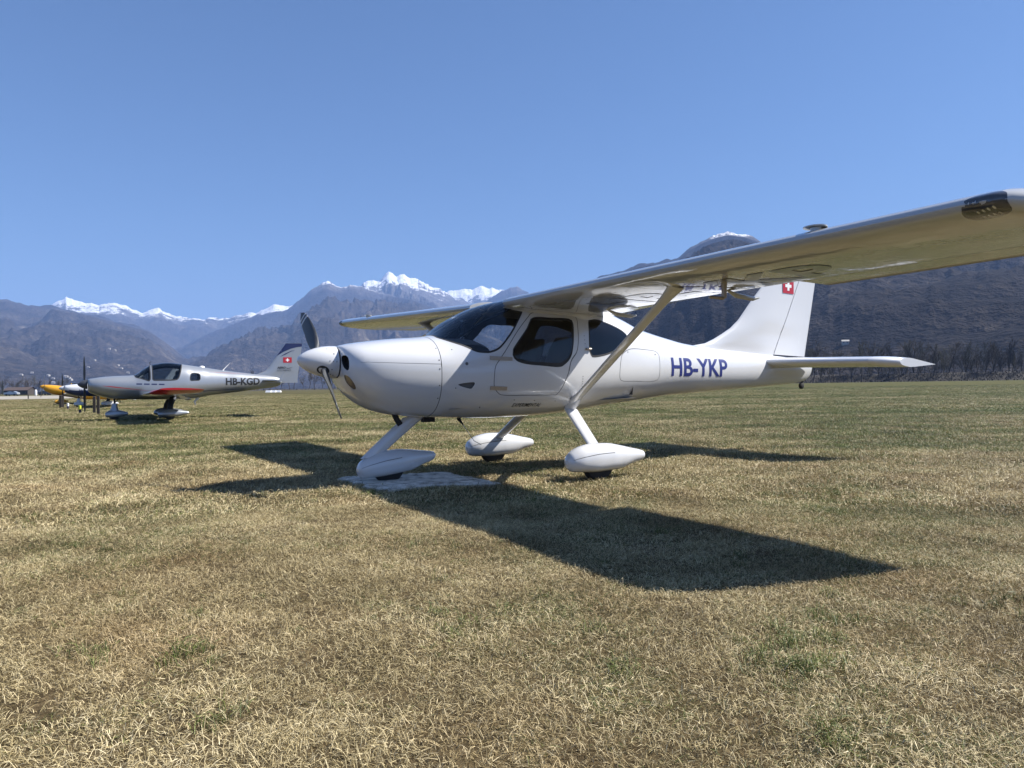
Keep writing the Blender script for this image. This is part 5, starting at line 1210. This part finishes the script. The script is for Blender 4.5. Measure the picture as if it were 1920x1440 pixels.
        wrap_bm(cut_bm(text_mesh('AERO', .29, .075, shear=.25, embolden=.03), .06, .3, .08), 'aero_lettering', lambda u, v: ff(5.93 + u, 1.585 + v, .003), M['ink'], fn_)
        sw = poly_bm([(6.22, 1.615), (6.30, 1.60), (6.36, 1.615), (6.47, 1.64), (6.36, 1.60), (6.28, 1.585)]); wrap_bm(cut_bm(sw, .06, 7, 2), 'bird_emblem', lambda u, v: ff(u, v, .003), M['ink'], fn_)
        wrap_bm(cut_bm(text_mesh('LOCARNO', .47, .065), .06, .5, .07), 'locarno_lettering', lambda u, v: ff(5.93 + u, 1.50 + v, .003), M['darkleg'], fn_)
        MB().tube([X(4.20, 0, 1.53), X(4.22, 0, 1.57), X(4.42, 0, 1.78)], [.03, .014, .005], 6).build('antenna', M['white'], root)
        MB().lathe([(0, .09), (.03, .08), (.05, .04), (.055, 0)], X(3.55, 0, 1.635), (0, 0, 1), 14).build('gps_dome', M['white'], root)
        MB().tube([X(3.42, .05, .66), X(3.30, .05, .52), X(3.34, .05, .42)], [.05, .025, .015], 6, sq=.4).build('tail_fin_step', M['white'], root)
        MB().tube([X(2.02, .02, 1.72), X(2.00, .02, 1.79), X(2.05, .02, 1.82)], .008, 6).build('canopy_latch', M['black'], root)
    return root
low_wing('low_wing_airplane', (-13.25, 23.44), .487, 'silver low-wing airplane with black letters HB-KGD and a red wing tip', dict(top=M['silver'], wing=M['silver'], tip=M['red'], pant=M['silver'], spin=M['darkleg']))
c = at_depth(110, 44.5); low_wing('low_wing_airplane', (c.x, c.y), .50, 'white and dark blue airplane standing behind the silver one', dict(top=M['paint'], low=M['deepblue'], split=1.0, wing=M['paint'], tip=M['paint'], pant=M['paint'], spin=M['paint']), fine=False, far_prop=80)
c = at_depth(69, 58); low_wing('tail_wheel_airplane', (c.x, c.y), .50, 'yellow airplane with its nose raised farthest back at left', dict(top=M['yellow'], wing=M['white'], tip=M['white'], pant=M['yellow'], spin=M['yellow'], prop=M['proptip'], tail=M['white']), fine=False, pitch=R(10), pivot=1.5, nose_gear=False, main_a=1.5, far_prop=75)

# ------------------------------------------------------------------ posts and markers at left
M['postwood'] = plain('dark_post_wood', (.035, .028, .022), .9, var=.4, scale=8); M['limey'] = plain('lime_yellow', (.55, .58, .04), .6); M['boll_dark'] = plain('dark_bollard', (.02, .022, .05), .6)
def post(px, py, h, w, label, group='dark wooden posts by the silver airplane'):
    g = gpt(px, py); o = empty('wooden_post', g, .3, label, 'post', group); MB().box((0, 0, h / 2 - .05), (w, w, h + .1)).build('shaft', M['postwood'], o)
    MB().add([(-w/2, -w/2, h), (w/2, -w/2, h), (w/2, w/2, h), (-w/2, w/2, h), (0, 0, h + w * .3)], [(0,1,4),(1,2,4),(2,3,4),(3,0,4)]).build('post_top', M['postwood'], o); return o
post(114, 765, .70, .13, 'dark post, left one of the pair under the white and blue airplane nose'); post(117.5, 764.5, .70, .12, 'dark post, right one of the pair under the white and blue airplane nose')
post(177, 774.5, .69, .10, 'dark post, left one of the pair before the silver airplane nose wheel'); post(184.5, 776.5, .74, .10, 'dark post, right one of the pair before the silver airplane nose wheel')
post(53, 747.8, .62, .12, 'lone dark post at the edge of the pale taxiway')
def bollard(px, py, h, top, label):
    g = gpt(px, py); o = empty('bollard', g, 0, label, 'bollard', 'short painted bollards'); MB().lathe([(-.05, .05), (h * .52, .05), (h * .52, 0)], (0, 0, 0), (0, 0, 1), 14).build('lower_tube', M['boll_dark'], o)
    MB().lathe([(h * .5, .053), (h * .97, .053), (h, .04), (h, 0)], (0, 0, 0), (0, 0, 1), 14).build('painted_top', top, o)
bollard(127.5, 767, .31, M['white'], 'short bollard with a white top near the far airplane'); bollard(150, 775, .33, M['limey'], 'short bollard with a lime yellow top before the silver airplane')
for i, px in enumerate((503.5, 512, 521.5)):
    c = at_depth(px, 205); o = empty('runway_marker', c, -.3, ('leftmost', 'middle', 'rightmost')[i] + ' of three white boundary markers lying in the far grass', 'marker', 'white boundary markers')
    MB().add([(x * .8, y * .45, z) for x in (-1, 1) for y, z in ((-1, 0), (0, .55), (1, 0))], [(0,1,2),(3,5,4),(0,3,4,1),(1,4,5,2)]).build('marker_board', M['white'], o, sharp=20)
